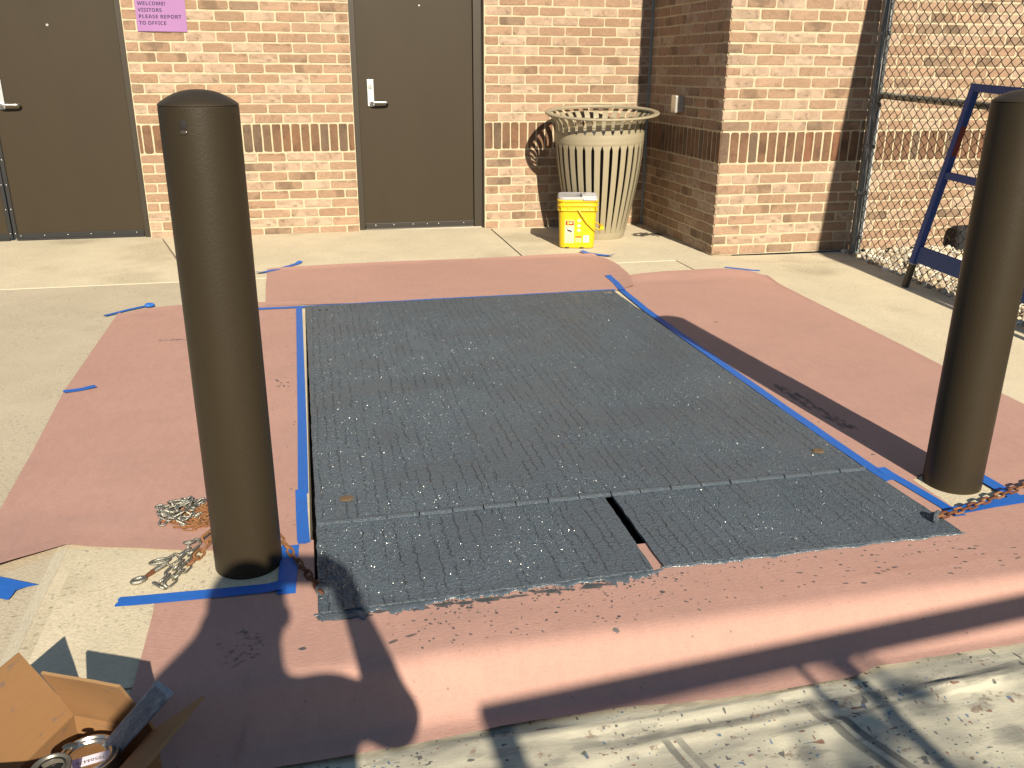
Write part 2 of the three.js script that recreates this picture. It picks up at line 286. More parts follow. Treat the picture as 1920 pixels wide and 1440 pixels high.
// ------------------------------------------------------------------ ground, walk, kerb
const STREET = -0.10, KZ = 5.215;
single('ground', new THREE.PlaneGeometry(500, 500).rotateX(-Math.PI / 2).translate(0, STREET - 0.03, 150), asphMat, 'dark asphalt ground running on behind the photographer', null, null, 'structure');
const walk = struct('sidewalk', 'pale concrete walk in front of the brick wall, cast in slabs');
function slab(c, mat, n = 2, m = 2, seed = 0) {            // corners: back-left, back-right, front-right, front-left as [x, z]
  const P = (u, v) => { const x = mix(mix(c[0][0], c[1][0], u), mix(c[3][0], c[2][0], u), v), z = mix(mix(c[0][1], c[1][1], u), mix(c[3][1], c[2][1], u), v); return V3(x, grade(x, z) + 0.018 * sstep(1.3, 0, z) * sstep(0.4, -1.2, x), z); };
  const uv = (q) => [q.x + seed, q.z + seed * 0.7];
  const top = sheet(n, m, P, uv), rim = [];
  const e = 0.004, edge = (f, k) => rim.push(sheet(k, 2, (u, v) => { const p = f(u); return v === 0 ? p : V3(p.x, p.y - (v < 0.6 ? e : 0.14), p.z); }, (q) => [q.x + q.y + seed, q.z + q.y]));
  edge((u) => P(u, 1), n); edge((u) => P(1, u), m); edge((u) => P(u, 0), n); edge((u) => P(0, u), m);
  part(walk, 'slab', merge([top, ...rim]), mat);
}
const PX0 = -1.609, PX1 = 0.1135, PZ0 = 2.15, PZ1 = 4.846;    // the pit under the steel plate
slab([[-6, -0.2], [-2.676, -0.2], [-2.262, 1.405], [-6, 1.405]], concMat, 6, 4, 0.3);
slab([[-2.664, -0.2], [-0.176, -0.2], [-0.176, 1.405], [-2.250, 1.405]], concMat, 6, 4, 1.7);
slab([[-0.164, -0.2], [1.25, -0.2], [1.25, 1.405], [-0.164, 1.405]], concMat, 4, 4, 2.9);
slab([[-6, 1.417], [-2.258, 1.417], [-2.258, KZ - 0.05], [-6, KZ - 0.05]], concOldMat, 2, 2, 0.9);
slab([[-2.232, 1.417], [PX0, 1.417], [PX0, KZ - 0.05], [-2.232, KZ - 0.05]], concMat, 2, 2, 2.2);
slab([[PX0 + 0.001, 1.417], [PX1 - 0.001, 1.417], [PX1 - 0.001, PZ0], [PX0 + 0.001, PZ0]], concMat, 2, 2, 2.2);
slab([[PX0 + 0.001, PZ1], [PX1 - 0.001, PZ1], [PX1 - 0.001, KZ - 0.05], [PX0 + 0.001, KZ - 0.05]], concMat, 2, 2, 2.2);
slab([[PX1, 1.417], [0.796, 1.417], [0.796, KZ - 0.05], [PX1, KZ - 0.05]], concMat, 4, 14, 2.2);
slab([[0.806, 1.33], [2.12, 1.33], [2.16, KZ - 0.05], [0.806, KZ - 0.05]], concMat, 16, 30, 3.5);
part(walk, 'joint_sealant', merge([box(8, 0.06, 0.0125, -3.2, -0.0275, 1.411, 0.001), box(0.0275, 0.06, KZ - 1.45, -2.245, -0.0285, (KZ + 1.41) / 2, 0.001)]), sealMat);
part(walk, 'joint_filler', merge([box(0.013, 0.05, 1.62, -0.17, -0.030, 0.6, 0), new THREE.BoxGeometry(0.012, 0.05, 1.68).rotateY(0.2527).translate(-2.463, -0.030, 0.6), box(0.011, 0.05, 3.8, 0.801, -0.032, 3.3, 0)]), std({ color: C(.11, .095, .075), roughness: 0.9 }));
part(walk, 'joint_bed', box(9, 0.02, 6.6, -1.6, -0.30, 2.0, 0), darkMat);
// rounded kerb along the street
{
  const prof = []; for (let k = 0; k <= 8; k++) { const a = k / 8 * 0.80; prof.push([KZ - 0.045 + 0.05 * Math.sin(a), -0.002 - 0.05 * (1 - Math.cos(a))]); }
  prof.push([5.258, STREET - 0.04]); prof.push([5.258, -0.25]);
  const full = [[KZ - 0.047, -0.25], [KZ - 0.047, -0.002], ...prof];
  const k = struct('kerb', 'rounded concrete kerb between the walk and the street, mostly under pink paper');
  for (const [x0, x1, mt] of [[-6, -2.26, concOldMat], [-2.25, 0.79, concMat], [0.80, 4.2, concMat]]) part(k, 'kerb_stone', sheet(20, full.length - 1, (u, v) => { const q = full[Math.round(v * (full.length - 1))]; const x = mix(x0, x1, u); return V3(x, q[1] + grade(x, q[0]), q[0]); }, (q) => [q.x, q.z - q.y]), mt);
}
// pit below the plate
{
  const p = struct('pit', 'dark pit under the steel cover plate');
  part(p, 'pit_wall', merge([box(0.05, 0.5, PZ1 - PZ0 + 0.1, PX0 - 0.03, -0.26, (PZ0 + PZ1) / 2, 0), box(0.05, 0.5, PZ1 - PZ0 + 0.1, PX1 + 0.03, -0.26, (PZ0 + PZ1) / 2, 0), box(PX1 - PX0, 0.5, 0.05, (PX0 + PX1) / 2, -0.26, PZ0 - 0.03, 0), box(PX1 - PX0, 0.5, 0.05, (PX0 + PX1) / 2, -0.26, PZ1 + 0.03, 0), box(PX1 - PX0 + 0.1, 0.04, PZ1 - PZ0 + 0.1, (PX0 + PX1) / 2, -0.5, (PZ0 + PZ1) / 2, 0)]), darkMat);
}
// ------------------------------------------------------------------ pink paper
const wr = (x, z) => 0.0022 * fbm(x * 2.2 + 8, z * 2.6 + 3, 3) + 0.0012 * vn(x * 9 + 5, z * 9) - 0.0005;
const paperY = (x, z) => grade(x, z) + 0.0022 + wr(x, z);
function paperTex(w, h, sx, sz, seed, extra) {
  const d = new Float32Array(w * h * 3);
  for (let j = 0, k = 0; j < h; j++) for (let i = 0; i < w; i++, k += 3) {
    const x = (i + 0.5) / w * sx + seed, y = (j + 0.5) / h * sz + seed * 1.7;
    const q = 0.93 + 0.10 * (fbm(x * 3, y * 3, 4) - 0.5) + 0.10 * (vn(x * 300, y * 300) - 0.5) + 0.08 * (fbm(x * 60, y * 25, 2) - 0.5);
    const smear = sstep(0.62, 0.8, fbm(x * 4 + 40, y * 9 + 3, 4)) * 0.035;
    d[k] = (0.40 - smear * 0.6) * q; d[k + 1] = (0.232 - smear * 0.2) * q; d[k + 2] = (0.192 - smear * 0.1) * q;
  }
  const R = rng(900 + Math.round(seed * 10));
  // one splash of wet paint: a lumpy blot, x and y in metres from the texture's own corner
  const blot = (bx, by, rx, ry, ang, col = [.045, .052, .058], op = 0.95) => {
    const ca = Math.cos(ang), sa = Math.sin(ang), rr = Math.max(rx, ry) * 1.5, s0 = R() * 60;
    for (let j = Math.max(0, Math.floor((by - rr) / sz * h)); j < Math.min(h, (by + rr) / sz * h); j++) for (let i = Math.max(0, Math.floor((bx - rr) / sx * w)); i < Math.min(w, (bx + rr) / sx * w); i++) {
      const dx = (i + 0.5) / w * sx - bx, dy = (j + 0.5) / h * sz - by, a = (dx * ca + dy * sa) / rx, b = (-dx * sa + dy * ca) / ry;
      const ph = Math.atan2(b, a), q = Math.hypot(a, b) * (1 + 0.5 * (vn(s0 + Math.cos(ph) * 2 + 3, s0 + Math.sin(ph) * 2 + 3) - 0.5));
      const m = sstep(1.12, 0.88, q) * op; if (m <= 0) continue;
      const k = (j * w + i) * 3; for (let c = 0; c < 3; c++) d[k + c] = mix(d[k + c], col[c], m);
    }
  };
  extra(blot, R);
  const u8 = new Uint8Array(w * h * 4);
  for (let k = 0, q = 0; k < d.length; k += 3, q += 4) { for (let c = 0; c < 3; c++) u8[q + c] = l2s(clamp(d[k + c])); u8[q + 3] = 255; }
  return dataTex(u8, w, h, true);
}
const paperBump = tex(512, 512, (u, v, o) => { o[0] = o[1] = o[2] = 0.5 * vn(u * 200, v * 200) + 0.5 * fbm(u * 12, v * 12, 4); }, false, 2, 2);
function paperMat(t) { return std({ map: t, roughness: 0.82, bumpMap: paperBump, bumpScale: 0.0007 }); }
function along(pl) { const L = [0]; for (let i = 1; i < pl.length; i++) L.push(L[i - 1] + Math.hypot(pl[i][0] - pl[i - 1][0], pl[i][1] - pl[i - 1][1])); return (t) => { const s = t * L[L.length - 1]; let i = 1; while (i < pl.length - 1 && L[i] < s) i++; const f = (s - L[i - 1]) / (L[i] - L[i - 1] || 1); return [mix(pl[i - 1][0], pl[i][0], f), mix(pl[i - 1][1], pl[i][1], f)]; }; }
function coons(top, right, bottom, left) {                       // all as [x, z]; top and bottom run left to right, left and right run back to front
  const T = along(top), Rr = along(right), B = along(bottom), Lf = along(left);
  return (u, v) => { const t = T(u), b = B(u), l = Lf(v), r = Rr(v), c00 = T(0), c10 = T(1), c01 = B(0), c11 = B(1);
    return [0, 1].map((k) => (1 - v) * t[k] + v * b[k] + (1 - u) * l[k] + u * r[k] - ((1 - u) * (1 - v) * c00[k] + u * (1 - v) * c10[k] + (1 - u) * v * c01[k] + u * v * c11[k])); };
}
const smudge = [.10, .075, .07];
{ // left sheet
  const cp = coons([[-2.545, 2.085], [-2.517, 2.115], [-2.452, 2.054], [-2.376, 2.015], [-2.233, 1.989], [-1.809, 2.02], [-1.64, 2.03]], [[-1.64, 2.03], [-1.636, 4.0], [-1.640, 4.655]],
    [[-2.452, 4.70], [-2.367, 4.639], [-2.305, 4.596], [-2.235, 4.544], [-2.159, 4.562], [-2.07, 4.585], [-1.965, 4.622], [-1.856, 4.655], [-1.64, 4.655]], [[-2.545, 2.085], [-2.532, 3.273], [-2.492, 3.871], [-2.47, 4.281], [-2.452, 4.70]]);
  const x0 = -2.6, z0 = 1.95, sx = 1.0, sz = 2.8;
  const t = paperTex(768, 2048, sx, sz, 1.3, (blot, R) => {
    for (let k = 0; k < 26; k++) blot(0.33 + 0.135 * R(), 0.695 + 0.012 * (R() - 0.5) - 0.02 * (k % 2) * R(), 0.006 + 0.006 * R(), 0.002 + 0.002 * R(), -0.2, smudge, 0.75);
    for (let k = 0; k < 70; k++) { const e = Math.pow(R(), 2) * 0.22; blot(0.95 - e, 0.25 + 2.35 * R(), 0.0012 + 0.003 * R() * R(), 0.0015 + 0.004 * R(), R() * 3, R() < 0.6 ? undefined : smudge, 0.85); }
    for (let k = 0; k < 7; k++) blot(0.87 + 0.08 * R(), 1.35 + 0.1 * R(), 0.004 + 0.006 * R(), 0.004 + 0.004 * R(), R() * 3);
    for (let k = 0; k < 45; k++) blot(R() * 0.9, 0.2 + 2.5 * R(), 0.001 + 0.004 * R() * R(), 0.0012 + 0.002 * R(), R() * 3, smudge, 0.5);
  });
  const g = sheet(70, 110, (u, v) => { const [x, z] = cp(u, v); const lift = 0.020 * sstep(-2.12, -2.36, x) * sstep(4.30, 4.68, z) + 0.006 * sstep(0.97, 1, v) * vn(x * 7, 2) + 0.003 * sstep(0.03, 0, v); return V3(x, paperY(x, z) + lift, z); }, (q) => [(q.x - x0) / sx, (q.z - z0) / sz]);
  single('paper_sheet', g, paperMat(t), 'pink paper sheet on the walk left of the grey plate, behind the left bollard', 'paper');
}
{ // back sheet
  const cp = coons([[-1.835, 1.172], [-1.173, 1.132], [-0.468, 1.12], [0.195, 1.127], [0.295, 1.20]], [[0.295, 1.20], [0.345, 1.32], [0.358, 1.49], [0.335, 1.78], [0.26, 2.08]], [[-1.812, 2.10], [-0.9, 2.168], [0.13, 2.14], [0.26, 2.08]], [[-1.835, 1.172], [-1.828, 1.669], [-1.812, 2.10]]);
  const x0 = -1.9, z0 = 1.05, sx = 2.4, sz = 1.2;
  const t = paperTex(1280, 640, sx, sz, 3.1, (blot, R) => {
    for (let k = 0; k < 90; k++) blot(0.3 + 1.7 * R(), 1.105 - Math.pow(R(), 2.5) * 0.3, 0.002 + 0.006 * R() * R(), 0.0015 + 0.003 * R(), R() * 3, R() < 0.5 ? undefined : smudge, 0.8);
    for (let k = 0; k < 30; k++) blot(R() * 2.2, R(), 0.002 + 0.004 * R(), 0.0015, R() * 3, smudge, 0.4);
  });
  const g = sheet(90, 40, (u, v) => { const [x, z] = cp(u, v); return V3(x, paperY(x, z) + 0.0014 + 0.012 * sstep(0.06, 0, v) * vn(x * 2, 7) + 0.010 * sstep(0.95, 1, u), z); }, (q) => [(q.x - x0) / sx, (q.z - z0) / sz]);
  single('paper_sheet', g, paperMat(t), 'pink paper sheet behind the grey plate, nearest the brown door', 'paper');
}
{ // right sheet
  const cp = coons([[0.20, 1.86], [0.243, 1.84], [0.581, 1.79], [0.982, 1.777], [1.103, 1.828], [1.151, 2.0]], [[1.151, 2.0], [1.138, 2.788], [1.126, 3.384], [1.112, 3.655], [1.126, 4.108], [1.12, 4.78]], [[0.128, 4.66], [0.225, 4.665], [0.25, 4.645], [0.33, 4.615], [0.41, 4.63], [0.445, 4.67], [0.45, 4.76], [0.7, 4.79], [1.12, 4.79]], [[0.20, 1.86], [0.165, 2.2], [0.15, 3.3], [0.135, 4.3], [0.128, 4.66]]);
  const x0 = 0.05, z0 = 1.7, sx = 1.2, sz = 3.2;
  const t = paperTex(768, 2048, sx, sz, 5.7, (blot, R) => {
    for (let k = 0; k < 60; k++) { const q = R(); blot(0.155 + 0.05 * R() + 0.03 * q, 2.08 + 0.48 * q, 0.004 + 0.005 * R(), 0.012 + 0.02 * R(), 0.1 * R(), [.06, .05, .055], 0.35 + 0.3 * R()); }
    for (let k = 0; k < 60; k++) blot(0.085 + Math.pow(R(), 2) * 0.25, 0.5 + 2.35 * R(), 0.0015 + 0.003 * R(), 0.002 + 0.006 * R() * R(), R() * 3, R() < 0.6 ? undefined : smudge, 0.85);
    blot(0.351, 1.175, 0.013, 0.008, 0.4, smudge, 0.8);
    for (let k = 0; k < 40; k++) blot(R() * 1.1, 0.2 + 2.8 * R(), 0.0015 + 0.003 * R(), 0.0015 + 0.002 * R(), R() * 3, smudge, 0.5);
  });
  const g = sheet(60, 110, (u, v) => { const [x, z] = cp(u, v); return V3(x, paperY(x, z) + 0.001 + 0.016 * sstep(0.07, 0, v) * sstep(0, 0.2, u) + 0.006 * sstep(0.96, 1, u), z); }, (q) => [(q.x - x0) / sx, (q.z - z0) / sz]);
  single('paper_sheet', g, paperMat(t), 'pink paper sheet right of the grey plate, crossed by the right bollard and its shadow', 'paper');
}
// front sheet: flat on the walk, then over the kerb down to the drop cloth
const kprof = (() => { const p = []; for (let z = 4.4; z < KZ - 0.031; z += 0.02) p.push([z, 0]); for (let k = 0; k <= 10; k++) { const a = k / 10 * 0.86; p.push([KZ - 0.03 + 0.055 * Math.sin(a), -0.055 * (1 - Math.cos(a))]); } const l = p[p.length - 1]; for (let k = 1; k <= 8; k++) p.push([mix(l[0], 5.306, k / 8), mix(l[1], STREET + 0.006, k / 8) - 0.006 * Math.sin(k / 8 * Math.PI)]); for (let k = 1; k <= 10; k++) p.push([5.306 + k * 0.016, STREET + 0.006]); const L = [0]; for (let i = 1; i < p.length; i++) L.push(L[i - 1] + Math.hypot(p[i][0] - p[i - 1][0], p[i][1] - p[i - 1][1])); return (s) => { let i = 1; while (i < p.length - 1 && L[i] < s) i++; const f = (s - L[i - 1]) / (L[i] - L[i - 1]); return [mix(p[i - 1][0], p[i][0], f), mix(p[i - 1][1], p[i][1], f)]; }; })();
{
  const sAt = (z) => { let lo = 0, hi = 1.4; for (let k = 0; k < 40; k++) { const m = (lo + hi) / 2; if (kprof(m)[0] < z) lo = m; else hi = m; } return lo; };
  const X0 = -2.0, SX = 3.2, SZ = 1.12;
  const surf = (x, s) => { const [z, y] = kprof(s); return V3(x, y + paperY(x, Math.min(z, KZ)) + 0.0006 + 0.0025 * sstep(5.0, 5.15, z) + 0.004 * (fbm(x * 3 + 20, s * 7, 3) - 0.5) * sstep(4.95, 5.12, z) + 0.005 * (fbm(x * 2 + 5, s * 4, 2) - 0.45) * sstep(5.18, 5.3, z), z); };
  const t = paperTex(2048, 768, SX, SZ, 8.3, (blot, R) => {
    // spatter below the front edge of the two flaps; x, s in metres from (X0, z = 4.4)
    for (let k = 0; k < 300; k++) { const x = R() < 0.7 ? 0.62 + 0.7 * R() : 0.50 + 1.62 * R(), e = 0.61 + Math.pow(R(), 2.2) * 0.17; blot(x, e, 0.0012 + 0.0045 * R() * R(), 0.0014 + 0.005 * R() * R(), R() * 3, R() < 0.65 ? [.035, .042, .048] : smudge, 0.95); }
    for (let k = 0; k < 70; k++) blot(0.66 + 0.60 * R(), 0.60 + 0.06 * R() * R(), 0.002 + 0.007 * R() * R(), 0.002 + 0.004 * R(), R() * 3, [.035, .042, .048]);
    for (let k = 0; k < 30; k++) blot(0.50 + 0.62 * R(), 0.612 + 0.012 * R(), 0.012 + 0.012 * R(), 0.004 + 0.004 * R(), 0.1, [.04, .048, .054], 0.85);
    blot(0.565, 0.737, 0.012, 0.005, -0.5, smudge); blot(0.605, 0.724, 0.014, 0.004, -0.2, smudge); blot(0.37, 0.718, 0.0075, 0.006, 0); blot(1.06, 0.80, 0.007, 0.007, 0, [.09, .09, .09]); blot(1.22, 0.68, 0.007, 0.005, 0);
    for (let k = 0; k < 46; k++) { const a = R() * 6.28, q = Math.sqrt(R()); blot(0.235 + 0.05 * q * Math.cos(a), 0.685 + 0.07 * q * Math.sin(a), 0.002 + 0.005 * R(), 0.0015 + 0.003 * R(), 2.2 + R(), [.09, .06, .06], 0.55); }
    for (let k = 0; k < 110; k++) blot(R() * 3.1, 0.48 + 0.5 * R(), 0.001 + 0.003 * R() * R(), 0.001 + 0.0025 * R(), R() * 3, smudge, 0.55);
    for (let k = 0; k < 14; k++) blot(1.4 + 1.3 * R(), 0.70 + 0.03 * R(), 0.08 + 0.12 * R(), 0.008 + 0.012 * R(), -0.06, [.33, .175, .135], 0.12);
    for (let k = 0; k < 40; k++) blot(1.55 + 0.75 * R(), 0.62 + 0.14 * R(), 0.003 + 0.006 * R(), 0.002 + 0.002 * R(), 0.2, [.05, .05, .055], 0.85);
  });
  const uv = (q, s) => [(q.x - X0) / SX, s / SZ];
  const bottomS = along([[-2.0, 5.45], [-1.76, 5.41], [-1.749, 5.331], [-1.583, 5.329], [-1.411, 5.324], [-1.282, 5.315], [-1.156, 5.312], [-0.98, 5.326], [-0.809, 5.344], [-0.6, 5.353], [-0.42, 5.358], [-0.356, 5.334], [-0.277, 5.340], [-0.222, 5.332], [0.047, 5.334], [1.2, 5.335]]);
  const bz = []; for (let k = 0; k <= 600; k++) bz.push(bottomS(k / 600));
  const zBot = (x) => { let i = 0; while (i < bz.length - 1 && bz[i][0] < x) i++; return bz[i][1] + 0.003 * vn(x * 30, 1) + 0.012 * sstep(-0.95, -1.15, x) + 0.013 * sstep(-0.30, -0.75, x); };
  const gs = [];
  const s1 = sAt(4.852), addp = (n, m, xa, xb, sa, sb) => { const ss = []; gs.push((() => { const g = sheet(n, m, (u, v) => { const x = mix(xa(v), xb(v), u), s = mix(sa(x), sb(x), v); ss.push(s); return surf(x, s); }, () => [0, 0]); const p = g.attributes.position, t2 = g.attributes.uv; for (let i = 0; i < p.count; i++) t2.setXY(i, (p.getX(i) - X0) / SX, ss[i] / SZ); return g; })()); };
  addp(150, 34, (v) => -1.972 + 0.006 * vn(v * 9, 3) + 0.02 * sstep(0.55, 1, v), () => 1.2, () => s1, (x) => sAt(zBot(x)));
  addp(6, 10, () => -1.668, () => -1.600, () => sAt(4.645), () => s1); addp(8, 10, () => 0.112, () => 0.215, () => sAt(4.60), () => s1);
  addp(40, 8, () => 0.44, () => 1.2, () => sAt(4.74), () => s1);
  const g = BGU.mergeVertices(BGU.mergeGeometries(gs.map((q) => { q.deleteAttribute('normal'); return q; })), 0.0004); g.computeVertexNormals();
  single('paper_sheet', g, paperMat(t), 'pink paper sheet folded over the kerb in front of the grey plate, spattered with paint', 'paper');
}
// ------------------------------------------------------------------ blue masking tape
const tapeTex = tex(256, 256, (u, v, o) => { const k = 0.86 + 0.22 * fbm(u * 12, v * 12, 3) + 0.10 * (vn(u * 4, v * 120) - 0.5); o[0] = .011 * k; o[1] = .105 * k; o[2] = .43 * k; }, true);
const tapeMat = std({ map: tapeTex, roughness: 0.55, bumpMap: tapeTex, bumpScale: 0.0006 });
function tapeGeo(pts, w, seed, lift = 0, jag = 0.004, o2 = {}) {
  const A = along(pts), R = rng(seed); let len = 0; for (let i = 1; i < pts.length; i++) len += Math.hypot(pts[i][0] - pts[i - 1][0], pts[i][1] - pts[i - 1][1]);
  const n = Math.max(8, Math.ceil(len / 0.02)), m = 4;
  const top = sheet(n, m, (u, v) => {
    const a = A(clamp(u - 0.001)), b = A(clamp(u + 0.001)), c = A(u); let dx = b[0] - a[0], dz = b[1] - a[1]; const L = Math.hypot(dx, dz) || 1; dx /= L; dz /= L;
    let t = 0; if (u === 0 || u === 1) t = (vn(v * 4 * 1.7 + seed * 3.3, seed) - 0.5) * jag * 2.5;
    const o = (v - 0.5) * w, x = c[0] - dz * o + dx * t, z = c[1] + dx * o + dz * t;
    const e = Math.min(u, 1 - u) * len, ripple = 0.0012 * Math.max(0, vn(u * len * 14 + seed, v * 1.5 + seed) - 0.35);
    return V3(x, Math.max(paperY(x, z), grade(x, z) + 0.002) + 0.0030 + (o2.up || 0) + ripple + lift * sstep(0.05, 0, e) * vn(seed * 5.1, u * 3), z);
  }, (q, u, v) => [u * len * 4, v * w * 8]);
  return top;
}
function tape(pts, w, seed, label, o = {}) { return single('tape_strip', tapeGeo(pts, w, seed, o.lift || 0, o.jag, o), tapeMat, label, 'tape'); }
tape([[-1.640, 2.160], [-1.636, 2.7], [-1.632, 3.24], [-1.628, 3.83], [-1.626, 4.37]], 0.031, 1, 'long blue tape strip along the left edge of the grey plate');
tape([[-1.632, 4.35], [-1.630, 4.5], [-1.626, 4.655], [-1.622, 4.668]], 0.033, 2, 'short blue tape strip continuing the left edge tape down beside the hinge', { lift: 0.004 });
tape([[-1.875, 2.160], [-1.64, 2.163], [-0.8, 2.150], [0.12, 2.142]], 0.040, 3, 'blue tape strip along the far edge of the grey plate');
tape([[0.200, 1.785], [0.186, 1.98], [0.160, 2.16]], 0.040, 4, 'blue tape strip sticking out past the far right corner of the plate', { lift: 0.006 });
tape([[0.162, 2.13], [0.137, 2.6], [0.134, 3.3], [0.133, 3.92], [0.134, 4.32], [0.137, 4.60], [0.142, 4.66]], 0.037, 5, 'long blue tape strip along the right edge of the grey plate');
tape([[0.160, 4.575], [0.176, 4.70], [0.186, 4.80], [0.194, 4.905]], 0.034, 6, 'blue tape strip between the plate corner and the right bollard', { lift: 0.004 });
tape([[0.425, 4.62], [0.432, 4.72], [0.436, 4.84]], 0.045, 7, 'blue tape strip behind the right bollard, on its far right side');
tape([[0.205, 4.872], [0.33, 4.858], [0.46, 4.852], [0.62, 4.848]], 0.042, 8, 'blue tape strip in front of the right bollard, under the rusty chain', { lift: 0.004 });
tape([[-2.057, 4.846], [-1.926, 4.852], [-1.79, 4.858], [-1.672, 4.861]], 0.040, 9, 'long blue tape strip in front of the left bollard', { lift: 0.006 });
tape([[-1.660, 4.664], [-1.664, 4.781], [-1.668, 4.895]], 0.045, 10, 'blue tape strip between the left bollard and the grey plate');
tape([[-2.600, 2.145], [-2.517, 2.055], [-2.430, 1.985]], 0.030, 11, 'blue tape strip with a crumpled end at the far corner of the left paper', { lift: 0.004 });
tape([[-2.527, 3.292], [-2.474, 3.275], [-2.419, 3.253]], 0.034, 12, 'short blue tape piece holding the outer edge of the left paper', { lift: 0.006 });
tape([[-1.890, 1.300], [-1.773, 1.20], [-1.627, 1.022]], 0.040, 13, 'blue tape strip at the left end of the back paper', { lift: 0.014 });
tape([[0.255, 1.05], [0.335, 1.15], [0.43, 1.235]], 0.045, 14, 'short blue tape piece at the right end of the back paper near the yellow pail', { lift: 0.02 });
tape([[0.985, 1.755], [1.08, 1.80], [1.17, 1.868]], 0.045, 15, 'blue tape piece at the far corner of the right paper by the fence', { lift: 0.010, up: 0.014 });
tape([[-2.46, 4.63], [-2.385, 4.695], [-2.285, 4.752]], 0.075, 16, 'blue tape piece at the left edge of the photo on bare concrete', { jag: 0.02 });
{ // crumpled end
  const g = new THREE.IcosahedronGeometry(0.022, 3), p = g.attributes.position; for (let i = 0; i < p.count; i++) { const v = V3().fromBufferAttribute(p, i), k = 0.65 + 0.75 * fbm(v.x * 70 + 3, v.y * 70 + v.z * 90, 3); p.setXYZ(i, v.x * k * 1.15, v.y * k * 0.55, v.z * k); } g.computeVertexNormals(); g.translate(-2.405, 0.014, 1.995);
  single('tape_wad', g, tapeMat, 'crumpled wad of blue tape at the far corner of the left paper', 'tape');
}
// ------------------------------------------------------------------ the grey plate with its two flaps
const deckMaps = (() => {
  const W = 2048, H = 2048, SX = 1.75, SZ = 2.9, b = new Uint8Array(W * H * 4), r = new Uint8Array(W * H * 4), c = new Uint8Array(W * H * 4);
  for (let j = 0, k = 0; j < H; j++) for (let i = 0; i < W; i++, k += 4) {
    const x = (i + 0.5) / W * SX, z = (j + 0.5) / H * SZ;
    // stippled rubbery skin with torn ridges running away from the street
    const wx = x + 0.018 * (fbm(x * 8 + 3, z * 4, 3) - 0.5) + 0.0060 * (fbm(x * 30, z * 30 + 9, 2) - 0.5) + 0.0085 * (vn(x * 55 + 4, z * 62) - 0.5);
    const cell = wx * 30 + 0.5 * vn(Math.floor(wx * 30) * 3.7, z * 0.7), fr = Math.abs(cell - Math.floor(cell) - 0.5), id = Math.floor(cell);
    const on = sstep(0.34, 0.50, fbm(id * 7.31 + 0.3, z * 9 + id * 5.3, 3));
    const crack = sstep(0.075, 0.022, fr) * on * (0.30 + 0.70 * vn(x * 30, z * 40));
    const lip = sstep(0.17, 0.09, fr) * (1 - sstep(0.085, 0.03, fr)) * on;
    const peel = vn(x * 150 + 3, z * 110), grain = vn(x * 330, z * 260), knob = sstep(0.60, 0.88, vn(x * 200 + 7, z * 150));
    const h = 0.42 + 0.20 * (peel - 0.5) + 0.22 * (grain - 0.5) + 0.20 * knob - 0.34 * crack + 0.10 * lip;
    b[k] = b[k + 1] = b[k + 2] = 255 * clamp(h); b[k + 3] = 255;
    const glossy = sstep(0.72, 0.86, vn(x * 150 + 31, z * 120 + 5)) ;
    const wet = sstep(3.2, 0.4, SZ - z);
    r[k] = r[k + 1] = r[k + 2] = 255 * clamp(0.60 - 0.30 * glossy - 0.12 * wet + 0.1 * (peel - 0.5)); r[k + 3] = 255;
    const dry = sstep(0.56, 0.74, fbm(x * 14 + 2, z * 4 + 30, 4)) * sstep(0.40, 0.15, Math.abs(z - 0.78)) * sstep(1.05, 0.6, x) * sstep(0.1, 0.3, x) * 0.16;
    const q = 0.96 + 0.22 * (fbm(x * 3, z * 3, 3) - 0.5) + 0.12 * (grain - 0.5) - 0.55 * crack + dry;
    c[k] = l2s(clamp(.068 * q)); c[k + 1] = l2s(clamp(.087 * q)); c[k + 2] = l2s(clamp(.110 * q)); c[k + 3] = 255;
  }
  return { b: dataTex(b, W, H, false), r: dataTex(r, W, H, false), c: dataTex(c, W, H, true), SX, SZ };
})();
const deckMat = std({ map: deckMaps.c, bumpMap: deckMaps.b, bumpScale: 0.006, roughnessMap: deckMaps.r, roughness: 1 });
const deckEdge = std({ color: C(.072, .092, .115), roughness: 0.20, bumpMap: orangePeel, bumpScale: 0.002 });
